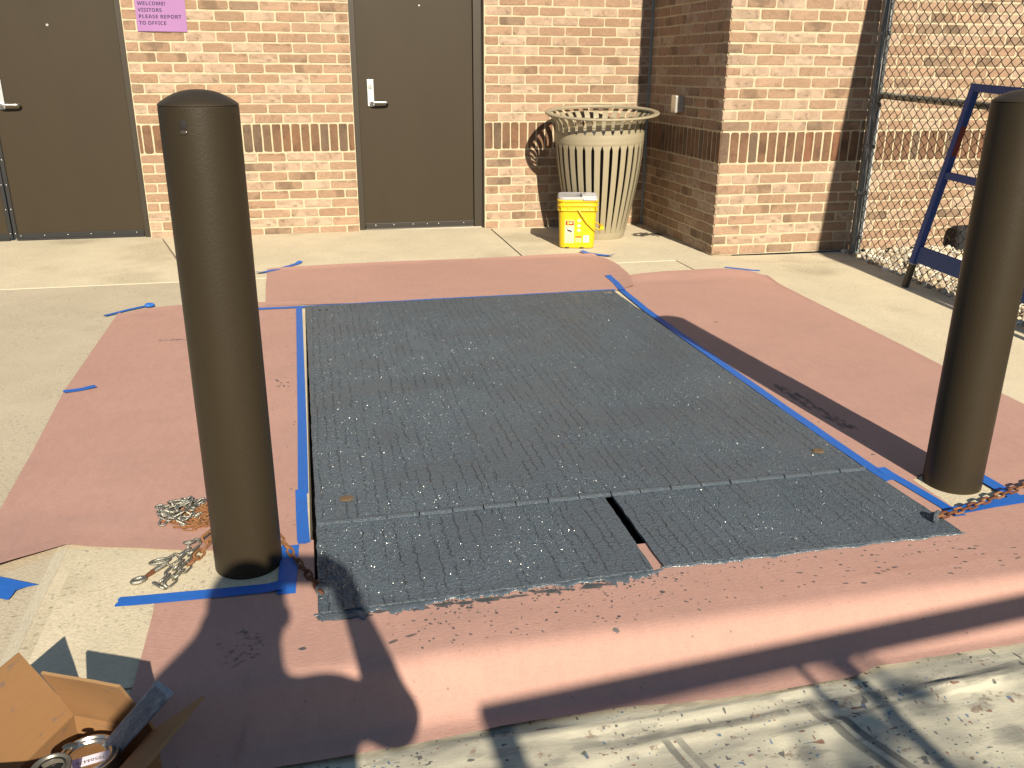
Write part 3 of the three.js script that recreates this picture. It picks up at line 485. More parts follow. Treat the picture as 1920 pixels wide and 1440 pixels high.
{
  const d = thing('cover_plate', 'dark grey painted steel cover plate with two hinged flaps, between the bollards', 'cover plate');
  const duv = (q) => [(q.x + 1.62) / deckMaps.SX, (q.z - 2.13) / deckMaps.SZ];
  const plate = (c, T, f) => {                              // c: back-left, back-right, front-right, front-left [x, y, z]; ragged painted rim
    const P = (u, v) => { const l = [0, 1, 2].map((k) => mix(mix(c[0][k], c[1][k], u), mix(c[3][k], c[2][k], u), v)); const e = 0.0016; return V3(l[0] + (u === 0 || u === 1 ? e * (vn(l[2] * 60, 3 + u) - 0.5) * 2 : 0), l[1] + 0.0012 * (fbm(l[0] * 12, l[2] * 12, 2) - 0.5), l[2] + (v === 0 || v === 1 ? e * (vn(l[0] * 60, 9 + v) - 0.5) * 2 : 0)); };
    const n = 60, m = Math.max(12, Math.round(60 * (c[3][2] - c[0][2]) / 1.7)), gs = [sheet(n, m, P, duv)];
    const edge = (g, k) => gs.push(sheet(k, 3, (u, v) => { const p = g(u); const y = [0, 0.003, T * 0.6, T][Math.round(v * 3)]; return V3(p.x, p.y - y, p.z); }, (q) => [(q.x + 1.62) / deckMaps.SX + q.y, (q.z - 2.13) / deckMaps.SZ + q.y]));
    edge((u) => P(u, 1), n); edge((u) => P(u, 0), n); edge((u) => P(0, u), m); edge((u) => P(1, u), m);
    return merge(gs);
  };
  const Y = 0.011, HZ = 4.572;
  part(d, 'deck_plate', plate([[-1.607, Y, 2.172], [0.100, Y, 2.156], [0.108, Y, HZ - 0.011], [-1.592, Y, HZ - 0.011]], 0.014), deckMat);
  const fl = part(d, 'flap', plate([[-1.592, Y, HZ + 0.012], [-0.762, Y, HZ + 0.012], [-0.768, 0.0125, 4.990], [-1.594, 0.0125, 5.000]], 0.009), deckMat, 'left hinged flap');
  const fr = part(d, 'flap', plate([[-0.736, Y, HZ + 0.012], [0.110, Y, HZ + 0.012], [0.128, 0.0125, 4.988], [-0.738, 0.0125, 4.980]], 0.009), deckMat, 'right hinged flap');
  let x = -1.592, kx = 0; const R = rng(5);
  while (x < 0.105) { const L = Math.min(0.088 + 0.012 * R(), 0.108 - x), g = new THREE.CylinderGeometry(0.0125, 0.0125, L - 0.0035, 12, 3); g.rotateZ(Math.PI / 2); g.scale(1, 0.62, 1.0); const p = g.attributes.position; for (let i = 0; i < p.count; i++) p.setY(i, p.getY(i) + 0.0012 * (vn(p.getX(i) * 90 + kx * 7, p.getZ(i) * 200) - 0.5)); g.computeVertexNormals(); g.translate(x + L / 2, Y - 0.001 + 0.0008 * (kx % 2), HZ + (kx % 2 ? 0.0015 : -0.001)); part(d, 'hinge_knuckle', g, deckEdge); x += L; kx++; }
  // beads of wet paint along the front edges
  const bead = (par, x0, x1, z0, z1, seed, wmax) => {
    const n = Math.ceil(Math.abs(x1 - x0) / 0.006), RR = rng(seed);
    const g = sheet(n, 6, (u, v) => { const xx = mix(x0, x1, u), zz = mix(z0, z1, u), w = 0.004 + wmax * Math.pow(fbm(xx * 22 + seed, seed, 3), 2.0) * 1.9 * (0.55 + 0.9 * vn(xx * 190, seed)) * (u < 0.02 || u > 0.98 ? 0.2 : 1); const q = v * Math.PI; return V3(xx, 0.0055 + 0.0045 * Math.sin(q) * (0.6 + 0.4 * vn(xx * 70, seed)), zz - 0.004 + (1 - Math.cos(q)) / 2 * w); }, (q) => [q.x * 4, q.z * 4]);
    const m = part(par, 'paint_bead', g, deckEdge); m.userData.label = 'bead of wet grey paint along the flap edge'; return m;
  };
  bead(fl, -1.604, -0.742, 5.000, 4.990, 3, 0.030); bead(fr, -0.742, 0.140, 4.980, 4.990, 8, 0.010);
  // wet lobe at the near left corner
  const lobe = new THREE.SphereGeometry(1, 24, 10), lp = lobe.attributes.position; for (let i = 0; i < lp.count; i++) { const v = V3().fromBufferAttribute(lp, i), k = 0.75 + 0.5 * fbm(v.x * 3 + 2, v.z * 3, 3); lp.setXYZ(i, v.x * 0.062 * k, v.y * 0.004, v.z * 0.017 * k); } lobe.computeVertexNormals(); lobe.translate(-1.540, 0.0062, 5.011); part(fl, 'paint_bead', lobe, deckEdge);
  // hardened nibs of paint that catch the sun
  {
    const RR = rng(1234), n = 80000, im = new THREE.InstancedMesh(new THREE.IcosahedronGeometry(1, 0), std({ color: C(.085, .11, .135), roughness: 0.20 }), n), M = new THREE.Matrix4(), Q = new THREE.Quaternion(), E = new THREE.Euler();
    for (let k = 0; k < n; k++) {
      let x, z, g = 0; do { x = -1.588 + 1.69 * RR(); z = 2.18 + 2.79 * Math.pow(RR(), 0.75); g++; } while (g < 12 && (vn(x * 6 + 3, z * 6) < 0.45 * RR() + 0.25 || Math.abs(z - HZ) < 0.02 || (z > HZ && Math.abs(x + 0.750) < 0.03)));
      const s = (0.0008 + 0.0009 * RR() * RR()) * (0.85 + 0.25 * (z - 2.2) / 2.8); E.set(RR() * 6, RR() * 6, RR() * 6); Q.setFromEuler(E); M.compose(V3(x, (z > HZ ? 0.0118 : 0.0112) + s * 0.3, z), Q, V3(s * 1.3, s, s)); im.setMatrixAt(k, M);
    }
    im.name = 'paint_nibs'; im.userData.kind = 'stuff'; im.castShadow = im.receiveShadow = true; d.add(im);
  }
  const rust = std({ color: C(.15, .095, .05), roughness: 0.8, bumpMap: orangePeel, bumpScale: 0.002 });
  for (const [bx, bz, s] of [[-1.503, 4.438, 1], [0.032, 4.425, 1], [0.055, 2.225, 1.1]]) { const g = lathe([[0, 0.002], [0.008, 0.003], [0.017, 0.0035], [0.0185, 0.001], [0.022, -0.001]], 20); g.scale(s, 1, s * 0.8); g.translate(bx, Y + 0.002, bz); part(d, 'bolt', g, bz < 3 ? steelMat : rust, bz < 3 ? 'bare steel bolt' : 'rusty bolt'); }
  for (const bx of [-1.535, -1.50]) { const g = new THREE.CylinderGeometry(0.0075, 0.0075, 0.003, 14); g.translate(bx, Y + 0.0012, 2.275); part(d, 'screw_hole', g, darkMat); }
  // lug for the chain at the near corners
  const lug = new THREE.TorusGeometry(0.014, 0.006, 10, 24); lug.rotateY(0.6); lug.translate(0.095, 0.026, 4.925); part(d, 'chain_lug', lug, deckEdge, 'painted chain eye on the near right corner');
  const lug2 = new THREE.TorusGeometry(0.013, 0.006, 10, 24); lug2.rotateY(-0.7); lug2.translate(-1.583, 0.022, 4.925); part(d, 'chain_lug', lug2, deckEdge, 'painted chain eye on the near left corner');
}
// ------------------------------------------------------------------ bollards
{
  const mk = (pos, label, seed) => {
    const b = thing('bollard', label, 'bollard', pos, 'bollards at the plate');
    const r = 0.083, pts = []; for (let k = 0; k <= 14; k++) pts.push([r * (1 + 0.004 * (vn(k * 1.7, seed) - 0.5)), 1.116 * k / 14]);
    pts.push([r - 0.0015, 1.118]);
    part(b, 'post', lathe(pts, 72), bollardMat);
    const cp = [[r - 0.001, 1.1185], [r, 1.1195], [r, 1.1215]]; for (let k = 1; k <= 14; k++) { const q = 1 - k / 14; cp.push([Math.max(0.0001, r * q * (1 - 0.012 * (k === 1 ? 0 : 1))), 1.1225 + 0.029 * (1 - Math.pow(q, 2.3))]); }
    part(b, 'cap', lathe(cp, 72), bollardMat);
    return b;
  };
  const a = mk([-1.763, -0.001, 4.717], 'dark brown steel bollard with chipped drip near its top, left of the grey plate', 2);
  const n = V3(-0.32, 0, 0.947);
  const hole = new THREE.SphereGeometry(0.008, 16, 10); hole.scale(1.0, 1.35, 0.35); const q = new THREE.Quaternion().setFromUnitVectors(V3(0, 0, 1), n); hole.applyQuaternion(q); hole.translate(n.x * 0.0825, 1.082, n.z * 0.0825); part(a, 'bolt_hole', hole, darkMat);
  const drip = new THREE.SphereGeometry(0.006, 12, 8); drip.scale(1.5, 0.8, 0.5); drip.applyQuaternion(q); drip.translate(n.x * 0.083, 1.068, n.z * 0.083); part(a, 'paint_drip', drip, std({ color: C(.05, .04, .03), roughness: 0.15 }));
  mk([0.324, 0, 4.702], 'dark brown steel bollard at the right edge, casting its shadow over the pink paper', 7);
}
// ------------------------------------------------------------------ chains
const rustTex = tex(128, 128, (u, v, o) => { const k = 0.6 + 0.8 * fbm(u * 9, v * 9, 3); o[0] = .215 * k; o[1] = .092 * k * (0.7 + 0.6 * vn(u * 40, v * 40)); o[2] = .035 * k; });
const rustMat = std({ map: rustTex, roughness: 0.85, bumpMap: orangePeel, bumpScale: 0.001 });
const rustDark = std({ map: rustTex, color: C(.55, .42, .45), roughness: 0.85, bumpMap: orangePeel, bumpScale: 0.001 });
const zincMat = std({ color: C(.33, .32, .28), metalness: 0.9, roughness: 0.38, bumpMap: orangePeel, bumpScale: 0.0006 });
function linkGeo(L, W, r) { const p = []; const h = (L - W) / 2 - 0, c = W / 2 - r; for (let k = 0; k <= 8; k++) { const a = -Math.PI / 2 + k / 8 * Math.PI; p.push(V3(h + c * Math.cos(a), c * Math.sin(a), 0)); } for (let k = 0; k <= 8; k++) { const a = Math.PI / 2 + k / 8 * Math.PI; p.push(V3(-h + c * Math.cos(a), c * Math.sin(a), 0)); } return new THREE.TubeGeometry(new THREE.CatmullRomCurve3(p, true, 'catmullrom', 0.3), 26, r, 7, true); }
const LG = linkGeo(0.042, 0.0225, 0.0031), LPITCH = 0.031;
function chainRun(t, pts, matOf, seed, geo = LG, pitch = LPITCH) {
  const R = rng(seed), cv = new THREE.CatmullRomCurve3(pts.map((p) => V3(...p)), false, 'catmullrom', 0.5), n = Math.max(2, Math.round(cv.getLength() / pitch));
  for (let k = 0; k <= n; k++) {
    const u = k / n, p = cv.getPointAt(u), d = cv.getTangentAt(u); const m = part(t, 'link', geo, matOf(u, k));
    const q = new THREE.Quaternion().setFromUnitVectors(V3(1, 0, 0), d), tw = new THREE.Quaternion().setFromAxisAngle(V3(1, 0, 0), Math.PI / 2 + (k % 2 ? 0.72 : -0.75) + (R() - 0.5) * 0.35);
    m.quaternion.copy(q.multiply(tw)); m.position.copy(p); m.position.y += (R() - 0.5) * 0.001;
  }
}
{
  const t = thing('chain', 'heaped chain, silver turning rusty, on the pink paper behind the left bollard', 'chain'); const R = rng(31);
  for (let k = 0; k < 46; k++) { const a = R() * 6.28, q = Math.sqrt(R()), m = part(t, 'link', LG, zincMat); m.position.set(-1.962 + 0.062 * q * Math.cos(a), 0.011 + 0.032 * (1 - q) * R() + 0.004, 4.425 + 0.068 * q * Math.sin(a)); m.rotation.set(Math.PI / 2 + (R() - 0.5) * 1.5, (R() - 0.5) * 1.1, R() * 6.28); }
  for (let k = 0; k < 12; k++) { const a = R() * 6.28, q = Math.sqrt(R()), m = part(t, 'link', LG, rustMat); m.position.set(-1.955 + 0.055 * q * Math.cos(a), 0.009, 4.45 + 0.055 * q * Math.sin(a)); m.rotation.set(Math.PI / 2 + (R() - 0.5), (R() - 0.5) * 0.8, R() * 6.28); }
  for (let k = 0; k < 40; k++) { const u = R(), m = part(t, 'link', LG, rustMat); m.position.set(mix(-1.925, -1.835, u), 0.010 + 0.022 * R() * (0.4 + u), mix(4.475, 4.40, u) + (R() - 0.5) * 0.095); m.rotation.set(Math.PI / 2 + (R() - 0.5) * 1.7, (R() - 0.5) * 1.2, 0.5 + (R() - 0.5) * 1.6); }
  chainRun(t, [[-1.955, 0.008, 4.505], [-1.915, 0.009, 4.52], [-1.88, 0.011, 4.50], [-1.84, 0.014, 4.46]], () => rustMat, 4);
}
{
  const t = thing('chain', 'doubled silver and rusty chain with snap rod, on concrete beside the left bollard', 'chain');
  const rc = (u) => (u < 0.42 ? rustMat : zincMat), big = linkGeo(0.046, 0.026, 0.0034);
  chainRun(t, [[-1.835, 0.016, 4.545], [-1.862, 0.011, 4.60], [-1.888, 0.008, 4.66], [-1.912, 0.008, 4.715], [-1.938, 0.008, 4.770], [-1.958, 0.008, 4.800], [-1.972, 0.009, 4.790], [-1.962, 0.008, 4.765], [-1.948, 0.008, 4.735], [-1.930, 0.009, 4.695], [-1.905, 0.012, 4.650]], rc, 12, big, 0.034);
  chainRun(t, [[-1.905, 0.016, 4.625], [-1.930, 0.012, 4.655], [-1.952, 0.010, 4.680]], () => zincMat, 14, big, 0.034);
  chainRun(t, [[-1.838, 0.022, 4.535], [-1.85, 0.024, 4.57], [-1.872, 0.022, 4.60]], () => rustMat, 18, big, 0.03);
  part(t, 'snap_rod', cyl(V3(-1.895, 0.018, 4.615), V3(-1.838, 0.026, 4.520), 0.0055, 0.0055, 12), zincMat);
  const ring = new THREE.TorusGeometry(0.011, 0.003, 8, 20); ring.rotateX(0.5); ring.translate(-1.855, 0.032, 4.522); part(t, 'snap_ring', ring, zincMat);
  const r2 = new THREE.TorusGeometry(0.013, 0.0032, 8, 22); r2.rotateX(1.2); r2.translate(-1.918, 0.022, 4.62); part(t, 'snap_ring', r2, zincMat);
  part(t, 'hook_eye', (() => { const g = new THREE.TorusGeometry(0.0165, 0.0036, 10, 26); g.scale(1.35, 1, 1); g.rotateX(1.35); g.rotateY(0.25); g.translate(-1.982, 0.015, 4.690); return g; })(), zincMat);
  part(t, 'hook_shank', cyl(V3(-1.968, 0.010, 4.697), V3(-1.992, 0.008, 4.724), 0.0075, 0.0065, 12), zincMat);
  part(t, 'hook_shank', cyl(V3(-1.992, 0.008, 4.724), V3(-2.010, 0.007, 4.748), 0.0065, 0.0045, 12), rustDark, 'rusty end of the hook shank');
  part(t, 'hook_tip', (() => { const g = new THREE.TorusGeometry(0.012, 0.004, 10, 24); g.scale(1.3, 1, 1.3); g.rotateX(1.45); g.rotateY(0.5); g.translate(-2.022, 0.008, 4.760); return g; })(), zincMat);
}
{
  const t = thing('chain', 'short rusty chain running from the left bollard down to the near corner of the plate', 'chain');
  chainRun(t, [[-1.700, 0.030, 4.630], [-1.672, 0.020, 4.680], [-1.650, 0.012, 4.735], [-1.625, 0.011, 4.80], [-1.603, 0.012, 4.86], [-1.588, 0.018, 4.915]], (u) => (u < 0.55 ? rustMat : rustDark), 41, linkGeo(0.040, 0.021, 0.003), 0.0295);
}
{
  const t = thing('chain', 'rusty chain pulled from the plate corner across the tape in front of the right bollard', 'chain');
  chainRun(t, [[0.100, 0.026, 4.925], [0.165, 0.022, 4.905], [0.235, 0.020, 4.885], [0.31, 0.022, 4.862], [0.40, 0.026, 4.838], [0.52, 0.032, 4.812], [0.70, 0.03, 4.78]], (u, k) => (k % 3 ? rustDark : rustMat), 51, linkGeo(0.043, 0.022, 0.0036), 0.031);
}
// ------------------------------------------------------------------ slatted trash can
const beige = std({ color: C(.31, .27, .185), roughness: 0.5, map: paintMottle, bumpMap: orangePeel, bumpScale: 0.0006 });
{
  const t = thing('trash_can', 'beige slatted steel trash can with flared rim standing in the corner of the brick walls', 'trash can', [0.575, 0.0, 0.425]);
  t.rotation.set(0.030, 0.05, 0.026);
  const Rf = (y) => (y < 0.74 ? 0.196 + 0.140 * Math.pow(sstep(-0.25, 0.95, y) * 1.18 - 0.11, 0.9) : 0);
  const rLow = (y) => mix(0.200, 0.324, Math.sin(clamp(y / 0.74) * Math.PI / 2 * 0.92) / Math.sin(Math.PI / 2 * 0.92));
  const prof = (y) => (y <= 0.80 ? rLow(Math.min(y, 0.74)) + Math.max(0, y - 0.74) * 0.02 : 0.325 + 0.079 * Math.pow((y - 0.80) / 0.10, 2.4));
  const shell = (a0, a1, y0, y1, n, m, th, wOf) => sheet(n, m * 2 + 1, (u, v) => {           // closed strip: out then back
    const k = Math.round(v * (m * 2 + 1)), back = k > m, i = back ? m * 2 + 1 - k : k, y = mix(y0, y1, i / m), r = prof(y) - (back ? th : 0);
    const c = (a0 + a1) / 2, hw = wOf ? wOf(y) / 2 / prof(y) : (a1 - a0) / 2, a = c + (u - 0.5) * 2 * hw; return V3(r * Math.sin(a), y, r * Math.cos(a));
  }, (q, u, v) => [u, v]);
  const N = 31, P = Math.PI * 2 / N;
  const slatG = shell(-P / 2, P / 2, 0.05, 0.705, 3, 16, 0.005, (y) => { const full = P * prof(y), w = 0.0370 + 0.004 * sstep(0.15, 0.7, y); return mix(full, Math.min(full, w), sstep(0.62 + 0.075, 0.62 + 0.04, y) * sstep(0.05, 0.12, y)); });
  const barG = shell(-P / 2, P / 2, 0.760, 0.897, 3, 14, 0.005, (y) => { const full = P * prof(y); return mix(full, 0.041, sstep(0.763, 0.790, y)); });
  for (let k = 0; k < N; k++) { const m = part(t, 'slat', slatG, beige); m.rotation.y = k * P; }
  for (let k = 0; k < N; k++) { const m = part(t, 'rim_bar', barG, beige); m.rotation.y = k * P + 0.02; }
  const ring = (pts) => lathe(pts, 96);
  part(t, 'base_ring', ring([[0.150, 0.004], [0.197, 0.0], [0.202, 0.006], [prof(0.055) + 0.0005, 0.055], [prof(0.055) - 0.006, 0.055], [0.19, 0.010], [0.15, 0.010]]), beige);
  part(t, 'middle_band', ring([[prof(0.695) - 0.006, 0.695], [prof(0.695) + 0.0008, 0.696], [prof(0.715) + 0.001, 0.722], [prof(0.715) - 0.001, 0.7245], [prof(0.72) + 0.001, 0.727], [prof(0.74) + 0.001, 0.767], [prof(0.74) - 0.005, 0.768]]), beige);
  const rim = part(t, 'rim', ring([[0.372, 0.893], [0.405, 0.895], [0.411, 0.899], [0.412, 0.905], [0.409, 0.910], [0.402, 0.912], [0.376, 0.911], [0.370, 0.906], [0.370, 0.897], [0.372, 0.893]]), beige); rim.rotation.x = 0.045;
  part(t, 'liner', ring([[0.0, 0.02], [0.17, 0.02], [0.185, 0.05], [0.245, 0.40], [0.285, 0.74], [0.293, 0.745], [0.293, 0.735], [0.278, 0.73]]), std({ color: C(.022, .021, .02), roughness: 0.6 }), 'dark inner liner');
}
// dropped spill beside the can
{
  const R = rng(91), gs = []; for (let k = 0; k < 46; k++) { const g = new THREE.CircleGeometry(1, 9), p = g.attributes.position; for (let i = 1; i < p.count; i++) { const q = 0.7 + 0.7 * R(); p.setXY(i, p.getX(i) * q, p.getY(i) * q); } const s = 0.006 + 0.02 * R() * R(); g.scale(s * 1.5, s, 1); g.rotateX(-Math.PI / 2); g.translate(0.90 + 0.15 * (R() + R() - 1) + 0.05, 0.0012 + k * 0.00004, 0.48 + 0.09 * (R() + R() - 1)); gs.push(g); }
  single('spill', merge(gs), std({ color: C(.07, .06, .05), roughness: 0.6 }), 'dark spilled blotch on the concrete between the trash can and the shaded wall', 'stain', null, 'stuff');
}
// ------------------------------------------------------------------ yellow pail
{
  const t = thing('pail', 'yellow square plastic pail with grey lid standing in front of the trash can', 'pail', [0.300, 0.0, 0.785]); t.rotation.y = -0.27; t.scale.set(1.10, 1.03, 1.08);
  const yel = std({ color: C(.60, .40, .008), roughness: 0.42 }), grey = std({ color: C(.34, .33, .34), roughness: 0.5 });
  const rr = (w, d, rad, n = 8) => { const o = []; for (const [sx, sz, a0] of [[1, 1, 0], [-1, 1, 90], [-1, -1, 180], [1, -1, 270]]) for (let k = 0; k <= n; k++) { const a = (a0 + 90 * k / n) * Math.PI / 180; o.push([sx * (w / 2 - rad) + rad * Math.cos(a), sz * (d / 2 - rad) + rad * Math.sin(a)]); } o.push(o[0]); return o; };
  const loft = (lv) => { const rs = lv.map(([y, w, d, r]) => rr(w, d, r ?? 0.04)); const n = rs[0].length - 1, m = lv.length - 1; return sheet(n, m, (u, v) => { const j = Math.round(v * m), q = rs[j][Math.round(u * n)]; return V3(q[0], lv[j][0], q[1]); }, (q, u, v) => [u, v]); };
  part(t, 'body', loft([[0.002, 0.05, 0.05, 0.02], [0.002, 0.205, 0.195, 0.035], [0.006, 0.218, 0.208, 0.04], [0.010, 0.222, 0.212], [0.255, 0.240, 0.232], [0.256, 0.256, 0.248], [0.261, 0.259, 0.251], [0.264, 0.256, 0.248], [0.2645, 0.246, 0.238], [0.287, 0.247, 0.239], [0.288, 0.257, 0.249], [0.293, 0.259, 0.251], [0.296, 0.255, 0.247], [0.2965, 0.246, 0.238], [0.318, 0.247, 0.239], [0.319, 0.260, 0.252], [0.332, 0.261, 0.253], [0.333, 0.1, 0.1, 0.03]]), yel);
  for (const x of [-0.105, -0.06, 0.075, 0.115]) part(t, 'rim_rib', box(0.006, 0.028, 0.010, x, 0.276, 0.121, 0.002), yel);
  const lid = part(t, 'lid', loft([[0.331, 0.252, 0.244], [0.339, 0.256, 0.248, 0.045], [0.347, 0.252, 0.244, 0.045], [0.351, 0.244, 0.236, 0.045], [0.351, 0.226, 0.218, 0.04], [0.347, 0.220, 0.212, 0.04], [0.347, 0.02, 0.02, 0.008]]), grey);
  part(lid, 'latch', merge([box(0.085, 0.012, 0.03, 0.075, 0.336, 0.121, 0.005), box(0.09, 0.007, 0.19, 0.07, 0.352, 0.02, 0.003)]), std({ color: C(.52, .50, .52), roughness: 0.45 }), 'paler latch flap of the lid');
  part(lid, 'latch_gap', merge([box(0.004, 0.003, 0.13, 0.02, 0.3565, 0.03, 0), box(0.02, 0.003, 0.004, 0.04, 0.3568, -0.03, 0)]), darkMat);
  // bail handle hanging over the right side
  const hp = [V3(0.0, 0.270, 0.128), V3(0.028, 0.235, 0.136), V3(0.07, 0.185, 0.142), V3(0.115, 0.148, 0.138), V3(0.150, 0.130, 0.10), V3(0.160, 0.128, 0.0), V3(0.150, 0.130, -0.10), V3(0.07, 0.185, -0.14), V3(0.0, 0.27, -0.126)];
  const h = part(t, 'handle', tube(hp, 0.0042, 60, 10), std({ color: C(.68, .40, .006), roughness: 0.4 }));
  part(h, 'grip', cyl(V3(0.160, 0.133, 0.05), V3(0.160, 0.133, -0.05), 0.014, 0.014, 16), yel);
  for (const x of [-0.062, 0.032]) part(t, 'foot_notch', box(0.028, 0.012, 0.006, x, 0.0065, 0.1045, 0.004), std({ color: C(.05, .035, .008), roughness: 0.8 }));
  const cv = document.createElement('canvas'); cv.width = 512; cv.height = 620; const c = cv.getContext('2d');
  c.fillStyle = '#ddb405'; c.fillRect(0, 0, 512, 620);
  c.fillStyle = '#e3cf95'; c.fillRect(10, 0, 190, 590); c.fillStyle = '#dcb32a'; c.fillRect(10, 0, 190, 50);
  c.fillStyle = '#c2331c'; c.fillRect(20, 60, 170, 110); c.fillStyle = '#e6b53a'; c.fillRect(60, 75, 30, 75); c.fillStyle = '#e9c9a0'; c.fillRect(98, 80, 80, 14); c.fillRect(98, 108, 60, 22);
  c.fillStyle = '#ece4c8'; c.beginPath(); c.arc(106, 300, 86, 0, 7); c.fill(); c.lineWidth = 9; c.strokeStyle = '#4a452c'; c.stroke();
  c.fillStyle = '#23201a'; c.beginPath(); c.ellipse(96, 292, 44, 24, 0.35, 0, 7); c.fill(); c.beginPath(); c.ellipse(140, 310, 20, 18, 0, 0, 7); c.fill(); for (const [x, y, r] of [[66, 325, 0.3], [92, 335, 0.1], [130, 342, -0.2], [60, 262, -0.9]]) { c.save(); c.translate(x, y); c.rotate(r); c.fillRect(-6, -26, 12, 52); c.restore(); }
  c.strokeStyle = '#4a452c'; c.lineWidth = 7; c.beginPath(); c.moveTo(46, 240); c.lineTo(166, 362); c.stroke();
  for (const y of [40, 165, 275]) { const g = c.createRadialGradient(295, y + 10, 8, 295, y + 10, 46); g.addColorStop(0, '#f0e6bd'); g.addColorStop(1, '#dfc667'); c.fillStyle = g; c.beginPath(); c.arc(295, y + 10, 42, 0, 7); c.fill(); }
  c.fillStyle = '#c4601c'; c.fillRect(225, 420, 130, 42); c.fillStyle = '#e4c777'; c.fillRect(225, 462, 130, 110); c.fillStyle = '#e8ddb8'; c.fillRect(385, 400, 120, 170); c.fillStyle = '#b9b08c'; for (let k = 0; k < 6; k++) c.fillRect(405, 430 + k * 18, 60 + 20 * (k % 2), 8);
  c.fillStyle = '#c9a21a'; for (let k = 0; k < 8; k++) c.fillRect(385, 180 + k * 22, 110 - 18 * (k % 3), 5);
  const tx = new THREE.CanvasTexture(cv); tx.colorSpace = THREE.SRGBColorSpace;
  part(t, 'printed_label', sheet(2, 6, (u, v) => V3(-0.082 + 0.162 * u, 0.030 + 0.178 * v, mix(0.1078, 0.1150, (0.030 + 0.178 * v - 0.01) / 0.245) + 0.0012), (q, u, v) => [u, v]), std({ map: tx, roughness: 0.45 }));
}
// ------------------------------------------------------------------ small metal box on the shaded wall
{
  const t = thing('electrical_box', 'small silvery metal outlet box on the shaded brick wall above the trash can', 'electrical box', [BX, 0.962, 0.645]);
  part(t, 'back_box', box(0.044, 0.108, 0.070, -0.020, 0, 0, 0.004), std({ color: C(.40, .42, .43), metalness: 0.7, roughness: 0.4 }));
  part(t, 'cover', box(0.026, 0.124, 0.082, -0.054, 0, 0, 0.011), std({ color: C(.66, .63, .56), metalness: 0.75, roughness: 0.33 }));
  const s = new THREE.CylinderGeometry(0.004, 0.004, 0.004, 12); s.rotateX(Math.PI / 2); s.translate(-0.03, 0.02, 0.036); part(t, 'screw', s, steelMat);
}
